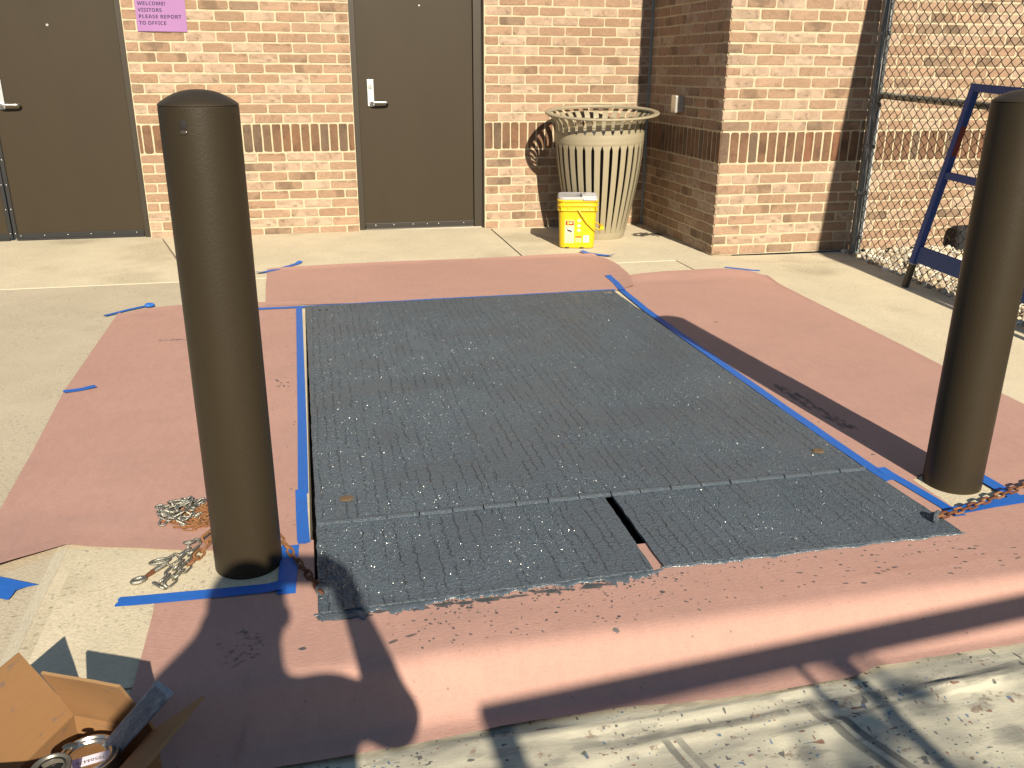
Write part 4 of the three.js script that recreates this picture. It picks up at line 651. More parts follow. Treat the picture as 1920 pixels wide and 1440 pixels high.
// ------------------------------------------------------------------ chain link fence
const galvTex = tex(256, 1024, (u, v, o) => { const k = 0.55 + 0.55 * fbm(u * 14, v * 30, 4), s = sstep(0.60, 0.74, fbm(u * 40, v * 60 + 9, 3)) * sstep(0.15, 0.45, vn(u * 5, v * 6)); o[0] = mix(.11 * k, .55, s * 0.7); o[1] = mix(.125 * k, .55, s * 0.7); o[2] = mix(.135 * k, .54, s * 0.7); });
const galvMat = std({ map: galvTex, metalness: 0.35, roughness: 0.42, bumpMap: orangePeel, bumpScale: 0.001 });
const wireMat = std({ color: C(.028, .018, .012), metalness: 0, roughness: 0.55 });
const FX = 2.12, FZ = 1.425, fx = (z) => FX + 0.018 * (z - FZ);
{
  const t = thing('wire_fence', 'chain link fence with thick grey post starting beside the brick bay', 'fence');
  const H = 2.25;
  const p = part(t, 'post', lathe([[0.0365, -0.15], [0.0365, H], [0.02, H + 0.02], [0.0, H + 0.022]], 32).translate(FX, 0, FZ), galvMat);
  part(p, 'edge_highlight', tube([V3(FX + 0.026, 0.1, FZ + 0.028), V3(FX + 0.030, 0.5, FZ + 0.024), V3(FX + 0.026, 0.62, FZ + 0.028), V3(FX + 0.029, 0.95, FZ + 0.026)], 0.0035, 40, 6), std({ color: C(.5, .5, .5), roughness: 0.5 }), 'pale highlight line on the sunlit edge of the post');  // pale tube stands in for the highlight along the post edge
  const pe = part(t, 'post', lathe([[0.0365, -0.3], [0.0365, H - 0.15], [0.0, H - 0.13]], 24).translate(fx(5.02), 0, 5.02), galvMat);
  const ry = (z) => 1.046 - 0.032 * (z - FZ);
  part(t, 'rail', cyl(V3(FX + 0.005, ry(FZ + 0.03), FZ + 0.03), V3(fx(5.0), ry(5.0), 5.0), 0.0215, 0.0215, 20), std({ map: galvTex, color: C(1.6, 1.5, 1.25), metalness: 0.35, roughness: 0.45 }));
  part(t, 'rail', cyl(V3(FX, H, FZ), V3(fx(5.0), H - 0.15, 5.0), 0.0215, 0.0215, 20), galvMat);
  for (const y of [0.12, 0.42, 0.72, 0.985, 1.03, 1.42, 1.80]) {
    const g = lathe([[0.0375, -0.012], [0.0400, -0.012], [0.0400, 0.012], [0.0375, 0.012]], 28); g.translate(FX, y, FZ);
    const b = part(t, 'band', merge([g, box(0.008, 0.024, 0.045, FX - 0.006, y, FZ + 0.055, 0.002)]), galvMat);
    const n = new THREE.CylinderGeometry(0.006, 0.006, 0.024, 6); n.rotateZ(Math.PI / 2); n.translate(FX - 0.008, y, FZ + 0.066); part(b, 'nut', n, galvMat);
  }
  part(t, 'tension_bar', box(0.005, H - 0.05, 0.016, FX - 0.016, H / 2, FZ + 0.052, 0.001), galvMat);
  // woven wires, each a zigzag of its own
  const ST = 0.036, DY = 0.036, rows = 61, rw = 0.0027;
  const zig = (par) => {
    const pos = [], idx = [], ring = 4, path = [];
    for (let j = 0; j <= rows; j++) { const s = (((par + j) % 2) ? 1 : -1) * (ST / 2 - 0.001), y = 0.012 + j * DY; path.push([(((j) % 2) ? 1 : -1) * 0.0022, y - 0.0045, s], [-(((j) % 2) ? 1 : -1) * 0.0022, y + 0.0045, s]); }
    path.forEach((q, i) => { const a = path[Math.max(0, i - 1)], b = path[Math.min(path.length - 1, i + 1)], d = V3(b[0] - a[0], b[1] - a[1], b[2] - a[2]).normalize(), n1 = V3(1, 0, 0).cross(d).normalize(), n2 = d.clone().cross(n1); for (let k = 0; k < ring; k++) { const an = k / ring * Math.PI * 2, v = n1.clone().multiplyScalar(Math.cos(an) * rw).addScaledVector(n2, Math.sin(an) * rw); pos.push(q[0] + v.x, q[1] + v.y, q[2] + v.z); } });
    for (let i = 0; i < path.length - 1; i++) for (let k = 0; k < ring; k++) { const a = i * ring + k, b = i * ring + (k + 1) % ring, c = a + ring, d = b + ring; idx.push(a, c, b, b, c, d); }
    const g = new THREE.BufferGeometry(); g.setAttribute('position', new THREE.Float32BufferAttribute(pos, 3)); g.setIndex(idx); g.computeVertexNormals(); return g;
  };
  const zg = [zig(0), zig(1)];
  for (let k = 0; k < 98; k++) { const z = FZ + 0.055 + ST / 2 + k * ST, m = part(t, 'wire', zg[k % 2], wireMat); m.position.set(fx(z) - 0.018, grade(2.1, z) - 0.004, z); }
}
// ------------------------------------------------------------------ blue frame leaning on the fence
{
  const t = thing('steel_frame', 'blue painted steel tube frame with red label leaning against the wire fence', 'frame');
  const blue = std({ color: C(.008, .042, .21), roughness: 0.55, map: paintMottle, bumpMap: orangePeel, bumpScale: 0.0006 });
  const B = V3(1.957, -0.046, 2.222), T = V3(2.070, 1.130, 2.395), D = V3(0, -0.042, 1).normalize(), L = T.clone().sub(B).normalize(), W = 1.30;
  const N = L.clone().cross(D).normalize();
  const bar = (a, b, w, h, up) => { const d = b.clone().sub(a), len = d.length(); const g = new RoundedBoxGeometry(w, len, h, 2, 0.006); const y = d.normalize(), x = up.clone().addScaledVector(y, -up.dot(y)).normalize(), z = x.clone().cross(y); g.applyMatrix4(new THREE.Matrix4().makeBasis(x, y, z).setPosition(a.clone().add(b).multiplyScalar(0.5))); return g; };
  const at = (s, w) => B.clone().addScaledVector(L, s).addScaledVector(D, w);
  const len = T.distanceTo(B);
  for (const w of [0, W]) {
    const leg = part(t, 'leg', bar(at(0.155, w), at(len, w), 0.042, 0.042, N), blue);
    part(leg, 'foot', bar(at(0, w), at(0.158, w), 0.034, 0.034, N), std({ color: C(.040, .032, .024), roughness: 0.6 }), 'bare rusty foot of the leg');
    part(leg, 'foot_collar', bar(at(0.150, w), at(0.158, w), 0.046, 0.046, N), std({ color: C(.25, .27, .32), roughness: 0.5 }));
  }
  part(t, 'top_rail', bar(at(len - 0.021, 0.015), at(len - 0.021, W - 0.015), 0.040, 0.042, N), blue);
  part(t, 'middle_rail', bar(at(0.690, 0.015), at(0.690, W - 0.015), 0.030, 0.042, N), blue);
  part(t, 'toe_board', bar(at(0.215, 0.015), at(0.215, W - 0.015), 0.020, 0.100, N), std({ color: C(.009, .043, .18), roughness: 0.6, map: paintMottle }), 'wide blue toe board');
  part(t, 'label', bar(at(0.80, 0.0218), at(0.965, 0.0218), 0.034, 0.002, N), std({ color: C(.15, .02, .012), roughness: 0.5 }), 'dark red label');
}
// ------------------------------------------------------------------ gravel behind the fence and a dark box standing in for a shadow
single('gravel_bed', sheet(20, 30, (u, v) => { const x = mix(2.075, 4.6, u), z = mix(1.3, 6, v); return V3(x + 0.02 * (1 - u), grade(x, z) - 0.02, z); }, (q) => [q.x, q.z]), std({ color: C(.11, .095, .075), roughness: 1 }), null, null, null, 'structure');
{
  const g = new THREE.IcosahedronGeometry(1, 1), p = g.attributes.position; for (let i = 0; i < p.count; i++) { const v = V3().fromBufferAttribute(p, i), k = 0.8 + 0.4 * fbm(v.x * 1.7 + 5, v.y * 1.7 + v.z * 1.3 + 9, 2); p.setXYZ(i, v.x * k, v.y * k, v.z * k); } g.computeVertexNormals();
  const n = 7000, im = new THREE.InstancedMesh(g, std({ color: C(1, 1, 1), roughness: 0.85 }), n), R = rng(404), M = new THREE.Matrix4(), Q = new THREE.Quaternion(), E = new THREE.Euler();
  const tones = [[.62, .56, .45], [.50, .43, .32], [.68, .64, .55], [.40, .30, .20], [.30, .25, .20], [.56, .46, .32]];
  for (let k = 0; k < n; k++) {
    const near = k < 5200, x = near ? 2.085 + 1.0 * Math.pow(R(), 1.1) : 3.0 + 1.5 * R(), z = near ? 1.33 + 2.2 * R() : 1.33 + 3.5 * R(), s = 0.007 + 0.012 * R() * (0.5 + R());
    E.set(R() * 6, R() * 6, R() * 6); Q.setFromEuler(E); M.compose(V3(Math.max(x, 2.072 + s), grade(x, z) - 0.014 + R() * 0.012 + 0.012 * vn(x * 9, z * 9), z), Q, V3(s * (1 + 0.5 * R()), s * (0.6 + 0.3 * R()), s)); im.setMatrixAt(k, M);
    const c = tones[Math.floor(R() * tones.length)], q = 0.55 + 0.4 * R(); im.setColorAt(k, C(c[0] * q, c[1] * q, c[2] * q));
  }
  im.name = 'gravel'; im.castShadow = im.receiveShadow = true; setud(im, 'pale river gravel on the ground behind the wire fence', 'gravel', null, 'stuff'); scene.add(im);
}
{
  const t = thing('shadow_box', 'dark rounded box standing in for a shadow on the gravel against the brick wall behind the fence', 'shadow stand-in', [3.03, -0.045, 1.39]);  // near-black box put where a shadow falls at the wall base
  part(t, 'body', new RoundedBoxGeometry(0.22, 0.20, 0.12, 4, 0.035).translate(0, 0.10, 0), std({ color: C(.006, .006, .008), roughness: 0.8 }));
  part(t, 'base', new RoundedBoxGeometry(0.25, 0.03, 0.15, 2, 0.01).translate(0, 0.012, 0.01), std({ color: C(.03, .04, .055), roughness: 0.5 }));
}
// ------------------------------------------------------------------ cardboard box with paint cans
const cardTex = tex(512, 512, (u, v, o) => { const k = 0.9 + 0.10 * (fbm(u * 6, v * 6, 4) - 0.5) + 0.06 * (vn(u * 300, v * 300) - 0.5) + 0.05 * (vn(u * 3, v * 95) - 0.5), s = sstep(0.70, 0.80, fbm(u * 9 + 70, v * 13 + 3, 4)); o[0] = mix(.25 * k, .08, s * 0.5); o[1] = mix(.130 * k, .08, s * 0.5); o[2] = mix(.052 * k, .09, s * 0.5); }, true, 2.5, 2.5);
const cardMat = std({ map: cardTex, roughness: 0.85 });
const cardEdge = std({ color: C(.24, .14, .065), roughness: 0.95 });
const K = V3(-2.042, 0.06, 5.302), eB = V3(0.898, 0, 0.440), eA = V3(-0.440, 0, 0.898), LB = 0.170, LA = 0.26;
const bk = (a, b, dy = 0) => K.clone().addScaledVector(eB, b).addScaledVector(eA, a).add(V3(0, dy, 0));
{
  const t = thing('cardboard_box', 'open brown cardboard box with raised flaps at the kerb, bottom left corner of the photo', 'box');
  const panel = (q, th, dent = 0) => {                            // four corners, thickness along the normal
    const n = q[1].clone().sub(q[0]).cross(q[3].clone().sub(q[0])).normalize(), at = (u, v) => q[0].clone().lerp(q[1], u).lerp(q[3].clone().lerp(q[2], u), v).addScaledVector(n, dent * Math.sin(u * 3.1) * Math.sin(v * 3.1) + 0.0015 * (fbm(u * 4 + 3, v * 4 + q[0].x * 9, 2) - 0.5));
    const N = 10, a = sheet(N, N, (u, v) => at(u, v).addScaledVector(n, th / 2), (p, u, v) => [u * 0.3, v * 0.3]), b = sheet(N, N, (u, v) => at(1 - u, v).addScaledVector(n, -th / 2), (p, u, v) => [u * 0.3 + 0.4, v * 0.3]);
    const side = (f) => sheet(N * 4, 2, (u, v) => { const w = v === 0.5 ? 0.35 * ((Math.round(u * 40) % 2) ? 1 : -1) : (v - 0.5); return f(u).addScaledVector(n, w * th * (v === 0.5 ? 0.4 : 1)); }, (p, u, v) => [u, v * 0.02]);
    return [merge([a, b]), merge([side((u) => at(u, 0)), side((u) => at(1, u)), side((u) => at(1 - u, 1)), side((u) => at(0, 1 - u))])];
  };
  const add = (name, q, lab, dent) => { const [f, e] = panel(q, 0.0055, dent); const m = part(t, name, f, cardMat, lab); part(m, 'edge', e, cardEdge); return m; };
  const F = -0.148;
  add('wall', [bk(0, 0, F), bk(0, LB, F), bk(0, LB), bk(0, 0)]); add('wall', [bk(0, 0, F), bk(LA, 0, F), bk(LA, 0), bk(0, 0)]);
  add('wall', [bk(0, LB, F), bk(LA, LB, F), bk(LA, LB), bk(0, LB)]); add('wall', [bk(LA, 0, F), bk(LA, LB, F), bk(LA, LB), bk(LA, 0)]);
  add('floor', [bk(0, 0, F), bk(0, LB, F), bk(LA, LB, F), bk(LA, 0, F)]);
  const w2 = V3(-0.023, 0.135, 0.048), w1 = V3(-0.083, 0.125, -0.034), w3 = V3(0.104, 0.110, 0.070), w4 = V3(-0.015, 0.125, 0.045);
  add('flap', [bk(0, 0.003), bk(0, LB), bk(0, 0.158).add(w2), bk(0, 0.002).add(w2)], 'far flap with torn corrugated top edge', -0.004);
  add('flap', [bk(0, 0), bk(LA, 0), bk(LA, 0).add(w1), bk(0, 0).add(w1)], 'tall left flap', 0.004);
  add('flap', [bk(0.01, LB), bk(LA, LB), bk(LA - 0.02, LB).add(w3), bk(0.0, LB).add(w3)], 'right flap with paint smears', 0.003);
  add('flap', [bk(LA, 0), bk(LA, LB), bk(LA, LB).add(w4), bk(LA, 0).add(w4)]);
}
function paintCan(pos, label, open, tilt, r = 0.049, h = 0.118) {
  const t = thing('paint_can', label, 'paint can', pos); t.rotation.set(...tilt);
  part(t, 'body', lathe([[r - 0.004, 0.002], [r + 0.0012, 0.0], [r + 0.0012, 0.004], [r, 0.006], [r, h - 0.006], [r + 0.0015, h - 0.004], [r + 0.0022, h - 0.001], [r + 0.001, h + 0.001]], 56), std({ color: C(.42, .39, .34), metalness: 0.8, roughness: 0.35 }));
  const rim = part(t, 'rim', lathe([[r + 0.001, h - 0.002], [r + 0.002, h + 0.001], [r, h + 0.0025], [r - 0.003, h + 0.0015], [r - 0.0045, h - 0.004], [r - 0.007, h - 0.004], [r - 0.0085, h + 0.0005], [r - 0.0105, h + 0.001]], 64), open ? std({ color: C(.16, .15, .13), metalness: 0.6, roughness: 0.4 }) : std({ color: C(.70, .66, .58), metalness: 1, roughness: 0.22 }));
  if (open) { part(t, 'wet_paint', new THREE.CircleGeometry(r - 0.008, 48).rotateX(-Math.PI / 2).translate(0, h - 0.014, 0), std({ color: C(.018, .020, .022), roughness: 0.15 })); part(rim, 'paint_run', new THREE.SphereGeometry(0.008, 14, 8).scale(1.6, 0.35, 1).translate(0.02, h + 0.001, -0.044), std({ color: C(.03, .035, .038), roughness: 0.2 })); return t; }
  const lid = part(t, 'lid', lathe([[0, h - 0.0045], [r - 0.016, h - 0.0045], [r - 0.0135, h - 0.0030], [r - 0.0125, h + 0.0005], [r - 0.0100, h + 0.0012]], 64), std({ color: C(.66, .60, .50), metalness: 1, roughness: 0.25 }));
  const cv = document.createElement('canvas'); cv.width = 512; cv.height = 180; const c = cv.getContext('2d'); c.fillStyle = '#d9d3e4'; c.fillRect(0, 0, 512, 180); c.fillStyle = '#a89fc4'; c.fillRect(385, 0, 127, 180); c.fillStyle = '#1b1b22'; c.font = 'bold 74px monospace'; c.fillText('70504470', 70, 108);
  const tx = new THREE.CanvasTexture(cv); tx.colorSpace = THREE.SRGBColorSpace;
  const s = part(lid, 'sticker', sheet(4, 2, (u, v) => V3((u - 0.5) * 0.068, h - 0.0036, (0.5 - v) * 0.024), (q, u, v) => [u, v]), std({ map: tx, roughness: 0.6 }), 'white sticker with a number'); s.position.set(0.004, 0, 0.008); s.rotation.y = Math.PI + 0.22;
  return t;
}
{ const p = bk(0.080, 0.092); paintCan([p.x, -0.062, p.z], 'closed silvery paint can with a white number sticker, inside the cardboard box', false, [0, 0, 0]); }
{ const p = bk(0.163, 0.100); paintCan([p.x, -0.084, p.z], 'open paint can of dark paint, nearest the bottom edge inside the box', true, [-0.02, 0, 0.03], 0.030, 0.190); }
{
  const a = V3(-2.035, -0.06, 5.345), b = V3(-1.843, 0.210, 5.462), d = b.clone().sub(a), L = d.length(), y = d.normalize();
  const toC = camera.position.clone().sub(b).normalize(), z = toC.clone().addScaledVector(y, -toC.dot(y)).normalize(), x = y.clone().cross(z);
  const g = new RoundedBoxGeometry(0.036, L, 0.013, 2, 0.003); const p = g.attributes.position; for (let i = 0; i < p.count; i++) p.setZ(i, p.getZ(i) + 0.0012 * (vn(p.getX(i) * 60, p.getY(i) * 40 + 9) - 0.5)); g.computeVertexNormals();
  g.applyMatrix4(new THREE.Matrix4().makeBasis(x, y, z).setPosition(a.clone().add(b).multiplyScalar(0.5)));
  const st = tex(256, 512, (u, v, o) => { const k = fbm(u * 6, v * 16, 4), e = sstep(0.55, 0.75, fbm(u * 18, v * 30 + 7, 3)); o[0] = mix(.13, .40, k * k + e * 0.35); o[1] = mix(.165, .46, k * k + e * 0.35); o[2] = mix(.22, .53, k * k + e * 0.35); });
  single('paint_stick', g, std({ map: st, roughness: 0.45, bumpMap: st, bumpScale: 0.003 }), 'flat stick crusted with blue grey paint leaning out of the cardboard box', 'stick');
}
// ------------------------------------------------------------------ canvas drop cloth
{
  const X0 = -1.95, X1 = 0.95, Z0 = 5.27, Z1 = 6.15;
  const ridge = (x, z, zc, w, x0, x1) => { const d = (z - zc) / w; return Math.exp(-d * d) * sstep(x0 - 0.12, x0 + 0.12, x) * sstep(x1 + 0.12, x1 - 0.12, x); };
  const f1 = (x) => 5.352 + 0.030 * sstep(-1.35, -0.8, x) * sstep(-0.2, -0.7, x) + 0.012 * Math.sin(x * 4);
  const f2 = (x) => 5.455 - 0.055 * (x + 1.4) * 0.35 + 0.018 * Math.sin(x * 5 + 1);
  const f3 = (x) => 5.50 - 0.09 * (x + 0.9) + 0.012 * Math.sin(x * 9);
  const hy = (x, z) => { const q = sstep(5.338, 5.37, z); return q * (0.006 * ridge(x, z, f1(x), 0.008, -1.3, -0.5) + 0.005 * ridge(x, z, f2(x), 0.014, -1.5, -0.2) + 0.008 * ridge(x, z, f3(x), 0.018, -0.75, 0.4) + 0.007 * ridge(x + (z - 5.5) * 0.6, z, 5.40 + 0.1 * (x + 0.45) , 0.014, -0.4, 0.5) + 0.008 * (fbm(x * 9 + 3, z * 22, 5) - 0.3) + 0.006 * Math.pow(fbm(x * 3 + z * 5, z * 9 - x * 2 + 50, 3), 2)); };
  const W = 2048, H = 768;
  const map = tex(W, H, (u, v, o) => {
    const x = X0 + (X1 - X0) * u, z = Z0 + (Z1 - Z0) * v;
    let k = 0.93 + 0.10 * (vn(x * 500, z * 500) - 0.5) + 0.16 * (fbm(x * 6, z * 12, 4) - 0.5);
    let r = .48 * k, g = .45 * k, b = .355 * k;
    const soil = (m, c) => { r = mix(r, c[0], m); g = mix(g, c[1], m); b = mix(b, c[2], m); };
    soil(0.75 * sstep(0.40, 0.80, fbm(x * 5 + 11, z * 14, 5)), [.24, .23, .195]); soil(0.5 * sstep(0.55, 0.75, fbm(x * 14 + 31, z * 40, 4)), [.17, .165, .145]);
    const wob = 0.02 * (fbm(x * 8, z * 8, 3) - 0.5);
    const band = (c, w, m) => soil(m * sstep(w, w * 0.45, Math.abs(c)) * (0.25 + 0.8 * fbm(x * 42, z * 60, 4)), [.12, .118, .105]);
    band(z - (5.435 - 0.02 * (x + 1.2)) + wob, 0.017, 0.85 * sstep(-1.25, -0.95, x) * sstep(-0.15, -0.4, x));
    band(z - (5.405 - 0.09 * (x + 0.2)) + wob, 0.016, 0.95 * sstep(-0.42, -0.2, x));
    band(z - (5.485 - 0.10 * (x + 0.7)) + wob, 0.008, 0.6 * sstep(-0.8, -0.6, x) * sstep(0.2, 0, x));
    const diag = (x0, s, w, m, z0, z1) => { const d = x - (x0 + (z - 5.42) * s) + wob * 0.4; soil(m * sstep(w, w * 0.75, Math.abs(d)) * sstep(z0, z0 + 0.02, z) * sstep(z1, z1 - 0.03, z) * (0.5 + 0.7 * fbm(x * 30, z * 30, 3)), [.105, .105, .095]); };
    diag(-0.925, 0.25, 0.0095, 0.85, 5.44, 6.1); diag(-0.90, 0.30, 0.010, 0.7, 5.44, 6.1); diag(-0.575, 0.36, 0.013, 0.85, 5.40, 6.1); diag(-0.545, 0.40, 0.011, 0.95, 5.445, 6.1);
    const spot = Math.max(sstep(0.86, 0.90, vn(x * 150 + 3, z * 150 + 90)) * (vn(x * 9, z * 9 + 4) > 0.5 ? 1 : 0), sstep(0.90, 0.93, vn(x * 70 + 3, z * 70 + 90))); const hue = vn(x * 30 + 7, z * 30); soil(0.85 * spot, hue < 0.35 ? [.16, .06, .04] : hue < 0.5 ? [.05, .11, .2] : [.045, .05, .055]);
    const rb = sstep(0.70, 0.78, fbm(x * 17 + 40, z * 28 + 8, 3)) * sstep(0.45, 0.7, fbm(x * 120, z * 120, 3)); soil(0.65 * rb, [.15, .085, .06]);
    o[0] = r; o[1] = g; o[2] = b;
  });
  const g = sheet(260, 90, (u, v) => { const x = mix(X0 + 0.13 + 0.06 * v, X1 + 1.4, u), z = mix(Z0 + 0.02, 7.2, Math.pow(v, 1.5)); return V3(x, STREET + 0.0005 + hy(x, z), z); }, (q) => [(q.x - X0) / (X1 - X0), (q.z - Z0) / (Z1 - Z0)]);
  single('drop_cloth', g, std({ map, roughness: 0.9, bumpMap: concBump, bumpScale: 0.0006 }), 'cream canvas drop cloth with paint stains spread on the street below the kerb', 'drop cloth');
}
// ------------------------------------------------------------------ the photographer, an added rail and a shrub behind: out of frame, their shadows fall into it
function field(bones, lo, cell, n) {
  const mc = new MarchingCubes(n, new THREE.MeshStandardMaterial(), false, false, 400000); mc.isolation = 0;
  const size = cell * n;
  for (let k = 0; k < n; k++) for (let j = 0; j < n; j++) for (let i = 0; i < n; i++) {
    const x = lo[0] + i * cell, y = lo[1] + j * cell, z = lo[2] + k * cell; let d = 1e3; const K1 = bones.k;
    for (const b of bones) { const ax = b[0], bx = b[1]; const dx = bx[0] - ax[0], dy = bx[1] - ax[1], dz = bx[2] - ax[2], L = dx * dx + dy * dy + dz * dz || 1e-9; const h = clamp(((x - ax[0]) * dx + (y - ax[1]) * dy + (z - ax[2]) * dz) / L); const q = Math.hypot(x - ax[0] - dx * h, y - ax[1] - dy * h, z - ax[2] - dz * h) - mix(b[2], b[3], h); const t = clamp(0.5 + 0.5 * (d - q) / K1); d = mix(d, q, t) - K1 * t * (1 - t); }
    mc.field[i + j * n + k * n * n] = -d;
  }
  mc.update();
  const c = mc.count, pa = mc.positionArray, pos = new Float32Array(c * 3), nor = new Float32Array(mc.normalArray.slice(0, c * 3));
  for (let i = 0; i < c; i++) for (let a = 0; a < 3; a++) pos[i * 3 + a] = lo[a] + (pa[i * 3 + a] + 1) / 2 * size;
  const g = new THREE.BufferGeometry(); g.setAttribute('position', new THREE.BufferAttribute(pos, 3)); g.setAttribute('normal', new THREE.BufferAttribute(nor, 3)); return g;
}
{
  const t = thing('person', 'person in dark work clothes behind the camera, raising a phone to take the picture', 'person');
  const X = -1.60;
  const body = [
    [[X, 1.275, 7.07], [X, 1.225, 7.055], 0.079, 0.072], [[X, 1.17, 7.09], [X, 1.05, 7.11], 0.072, 0.078], [[X - 0.040, 1.212, 7.10], [X - 0.195, 1.065, 7.11], 0.055, 0.056], [[X - 0.13, 1.045, 7.11], [X + 0.12, 1.04, 7.10], 0.066, 0.066],
    [[X, 0.95, 7.12], [X, 0.72, 7.15], 0.145, 0.13], [[X - 0.07, 0.95, 7.12], [X + 0.07, 0.95, 7.12], 0.13, 0.13], [[X - 0.07, 0.60, 7.18], [X + 0.07, 0.60, 7.18], 0.13, 0.13],
    [[X + 0.17, 1.04, 7.10], [-1.330, 0.930, 6.99], 0.060, 0.052], [[-1.330, 0.930, 6.99], [-1.374, 1.085, 6.855], 0.049, 0.029], 
    [[X - 0.17, 1.045, 7.11], [X - 0.215, 0.79, 7.12], 0.058, 0.044], [[X - 0.215, 0.79, 7.12], [X - 0.19, 0.58, 7.02], 0.043, 0.028], [[X - 0.19, 0.58, 7.02], [X - 0.185, 0.47, 6.99], 0.034, 0.020],
    [[X - 0.085, 0.55, 7.18], [X - 0.12, 0.24, 7.02], 0.088, 0.062], [[X - 0.12, 0.24, 7.02], [X - 0.12, -0.04, 7.16], 0.058, 0.042], [[X - 0.12, -0.06, 7.17], [X - 0.13, -0.075, 6.98], 0.042, 0.034],
    [[X + 0.085, 0.55, 7.18], [X + 0.12, 0.24, 7.02], 0.088, 0.062], [[X + 0.12, 0.24, 7.02], [X + 0.12, -0.04, 7.16], 0.058, 0.042], [[X + 0.12, -0.06, 7.17], [X + 0.13, -0.075, 6.98], 0.042, 0.034],
    [[X, 1.235, 6.985], [X, 1.215, 6.972], 0.012, 0.017], [[X - 0.082, 1.24, 7.07], [X - 0.084, 1.22, 7.072], 0.016, 0.013], [[X + 0.082, 1.24, 7.07], [X + 0.084, 1.22, 7.072], 0.016, 0.013]]; body.k = 0.03;
  const n1 = 104, c1 = 0.0146, g1 = field(body, [-2.36, -0.13, 6.40], c1, n1);
  const P = [-1.368, 1.150, 6.815];
  const HX = -0.034, HY = -0.012, hand = [[[-1.377 - HX, 1.085 - HY, 6.855], [-1.356, 1.125, 6.835], 0.022, 0.025], [[-1.350, 1.120, 6.825], [-1.364, 1.175, 6.805], 0.031, 0.028], [[-1.356, 1.13, 6.80], [-1.372, 1.18, 6.795], 0.020, 0.019]];
  [[1.188, 0.055], [1.168, 0.062], [1.148, 0.058], [1.128, 0.046]].forEach(([y, L]) => { hand.push([[-1.362, y, 6.800], [-1.378, y + 0.002, 6.768], 0.0098, 0.0092], [[-1.378, y + 0.002, 6.768], [-1.378 - L * 0.5, y + 0.001, 6.7625], 0.0092, 0.0085], [[-1.378 - L * 0.5, y + 0.001, 6.7625], [-1.378 - L, y, 6.7665], 0.0085, 0.0072]); });
  hand.push([[-1.362, 1.155, 6.825], [-1.392, 1.185, 6.822], 0.0125, 0.011], [[-1.392, 1.185, 6.822], [-1.425, 1.195, 6.808], 0.0105, 0.0085]); hand.k = 0.008;
  for (const q of hand) for (const e of [0, 1]) { q[e][0] += HX; q[e][1] += HY; }
  const g2 = field(hand, [-1.512, 1.045, 6.73], 0.0029, 62);
  const g = BGU.mergeGeometries([g1, g2]), p = g.attributes.position, col = new Float32Array(p.count * 3);
  for (let i = 0; i < p.count; i++) { const x = p.getX(i), y = p.getY(i), z = p.getZ(i), skin = i >= g1.attributes.position.count || (y > 1.11 && Math.abs(x - X) < 0.12) || (x > -1.42 && z < 6.95 && y > 0.98) || (x < X - 0.13 && y < 0.72 && y > 0.4 && z < 7.1); const c = skin ? [.42, .26, .18] : y > 0.62 ? [.05, .055, .07] : y > 0.0 ? [.045, .05, .06] : [.02, .018, .015]; col.set(c, i * 3); }
  g.setAttribute('color', new THREE.BufferAttribute(col, 3));
  part(t, 'body', g, std({ vertexColors: true, roughness: 0.85 }));
  const hair = new THREE.SphereGeometry(0.098, 32, 20, 0, Math.PI * 2, 0, Math.PI * 0.52); hair.scale(0.93, 1.05, 1.0); hair.rotateX(0.5); hair.translate(X, 1.278, 7.082); part(t, 'hair', hair, std({ color: C(.03, .02, .014), roughness: 0.9 }));
  for (const s of [-1, 1]) part(t, 'eye', new THREE.SphereGeometry(0.0115, 14, 10).translate(X + s * 0.031, 1.262, 6.992), std({ color: C(.6, .58, .55), roughness: 0.2 }));
  part(t, 'mouth', box(0.045, 0.007, 0.008, X, 1.182, 6.985, 0.003), std({ color: C(.28, .10, .09), roughness: 0.6 }));
}
{
  const g = new RoundedBoxGeometry(0.158, 0.076, 0.0085, 3, 0.004), f = new THREE.Vector3(); camera.getWorldDirection(f);
  const m = single('phone', g, std({ color: C(.02, .02, .022), roughness: 0.3 }), 'black phone held sideways in the raised hand of the person', 'phone');
  m.quaternion.copy(camera.quaternion); m.position.copy(camera.position).addScaledVector(f, -0.016).add(V3(0.060, -0.024, 0));
}
{
  const t = thing('shadow_rail', 'unseen rail on posts added behind the photographer to cast the shadow band', 'shadow_caster');  // unseen rail, invented and shaped from the shadow band it casts
  const wood = std({ color: C(.20, .13, .075), roughness: 0.85 });
  const top = (x) => 1.512 + 0.056 * (x + 1.075), z = 8.0;
  const bar = (a, b, h, d) => { const L = a.distanceTo(b), g = new RoundedBoxGeometry(L, h, d, 1, 0.004); g.rotateZ(Math.atan2(b.y - a.y, b.x - a.x)); g.translate((a.x + b.x) / 2, (a.y + b.y) / 2, (a.z + b.z) / 2); return g; };
  part(t, 'rail', bar(V3(-1.075, top(-1.075) - 0.027, z), V3(1.9, top(1.9) - 0.027, z), 0.054, 0.04), wood);
  for (const [x, w] of [[-1.045, 0.06], [-0.335, 0.016], [-0.225, 0.035], [1.5, 0.06]]) part(t, 'post', box(w, top(x) - 0.044 - STREET + 0.03, 0.04, x, (top(x) - 0.044 + STREET - 0.03) / 2, z, 0.003), wood);
}
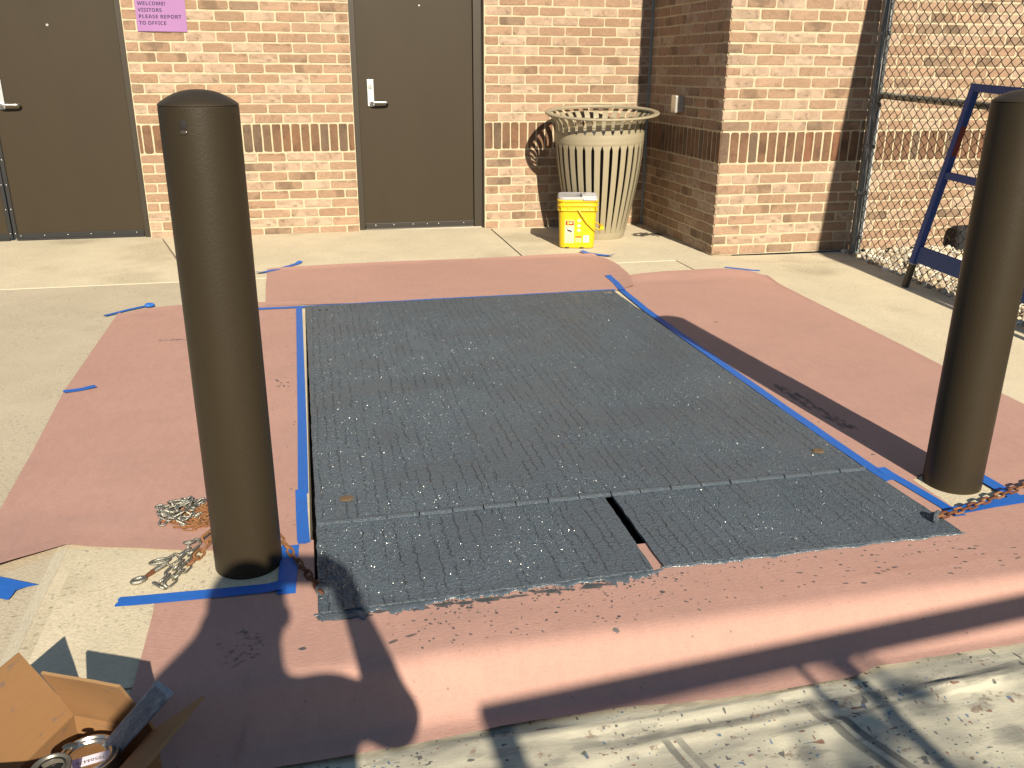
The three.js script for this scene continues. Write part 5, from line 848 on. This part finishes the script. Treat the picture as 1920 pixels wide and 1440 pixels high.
{
  const t = thing('shrub', 'leafy shrub standing behind the photographer, dappling the drop cloth', 'shrub', [0.9, STREET, 11.5]);
  const bark = std({ color: C(.09, .065, .045), roughness: 0.95 }), R = rng(606);
  part(t, 'trunk', merge([cyl(V3(0, -0.05, 0), V3(0.04, 1.7, 0), 0.06, 0.04, 12), cyl(V3(0.03, 1.5, 0), V3(-0.7, 2.9, 0.1), 0.03, 0.012, 8), cyl(V3(0.03, 1.6, 0), V3(0.6, 3.0, -0.1), 0.03, 0.012, 8), cyl(V3(0.03, 1.6, 0), V3(0.05, 3.1, 0.1), 0.03, 0.012, 8), cyl(V3(-0.2, 2.0, 0), V3(-1.3, 2.6, 0), 0.02, 0.008, 8)]), bark);
  const leaf = sheet(2, 4, (u, v) => V3((u - 0.5) * 0.075 * Math.sin(v * Math.PI), v * 0.14 - 0.07, 0.02 * Math.pow(v - 0.5, 2) + 0.012 * Math.abs(u - 0.5)), (q, u, v) => [u, v]);
  const n = 1500, im = new THREE.InstancedMesh(leaf, std({ color: C(.07, .11, .03), roughness: 0.7 }), n), M = new THREE.Matrix4();
  const cl = []; for (let k = 0; k < 46; k++) { const a = R() * 6.28, r = Math.sqrt(R()); cl.push([-0.15 + 1.45 * r * Math.cos(a), 2.50 + 0.78 * r * Math.sin(a), (R() - 0.5) * 1.0, 0.16 + 0.14 * R()]); }
  for (let k = 0; k < n; k++) { const c = cl[Math.floor(R() * cl.length)], d = V3(R() - 0.5, R() - 0.5, R() - 0.5).normalize().multiplyScalar(c[3] * Math.cbrt(R())); M.compose(V3(c[0] + d.x, c[1] + d.y, c[2] + d.z), new THREE.Quaternion().setFromEuler(new THREE.Euler(R() * 6, R() * 6, R() * 6)), V3(1, 1, 1).multiplyScalar(0.7 + 0.6 * R())); im.setMatrixAt(k, M); }
  im.name = 'crown'; im.castShadow = im.receiveShadow = true; im.userData.kind = 'stuff'; t.add(im);
}
// ------------------------------------------------------------------ render
const renderer = new THREE.WebGLRenderer({ antialias: true });
renderer.setSize(1024, 768);
renderer.toneMapping = THREE.LinearToneMapping;
renderer.toneMappingExposure = EXPOSURE;
renderer.shadowMap.enabled = true; renderer.shadowMap.type = THREE.PCFSoftShadowMap;
renderer.render(scene, camera);
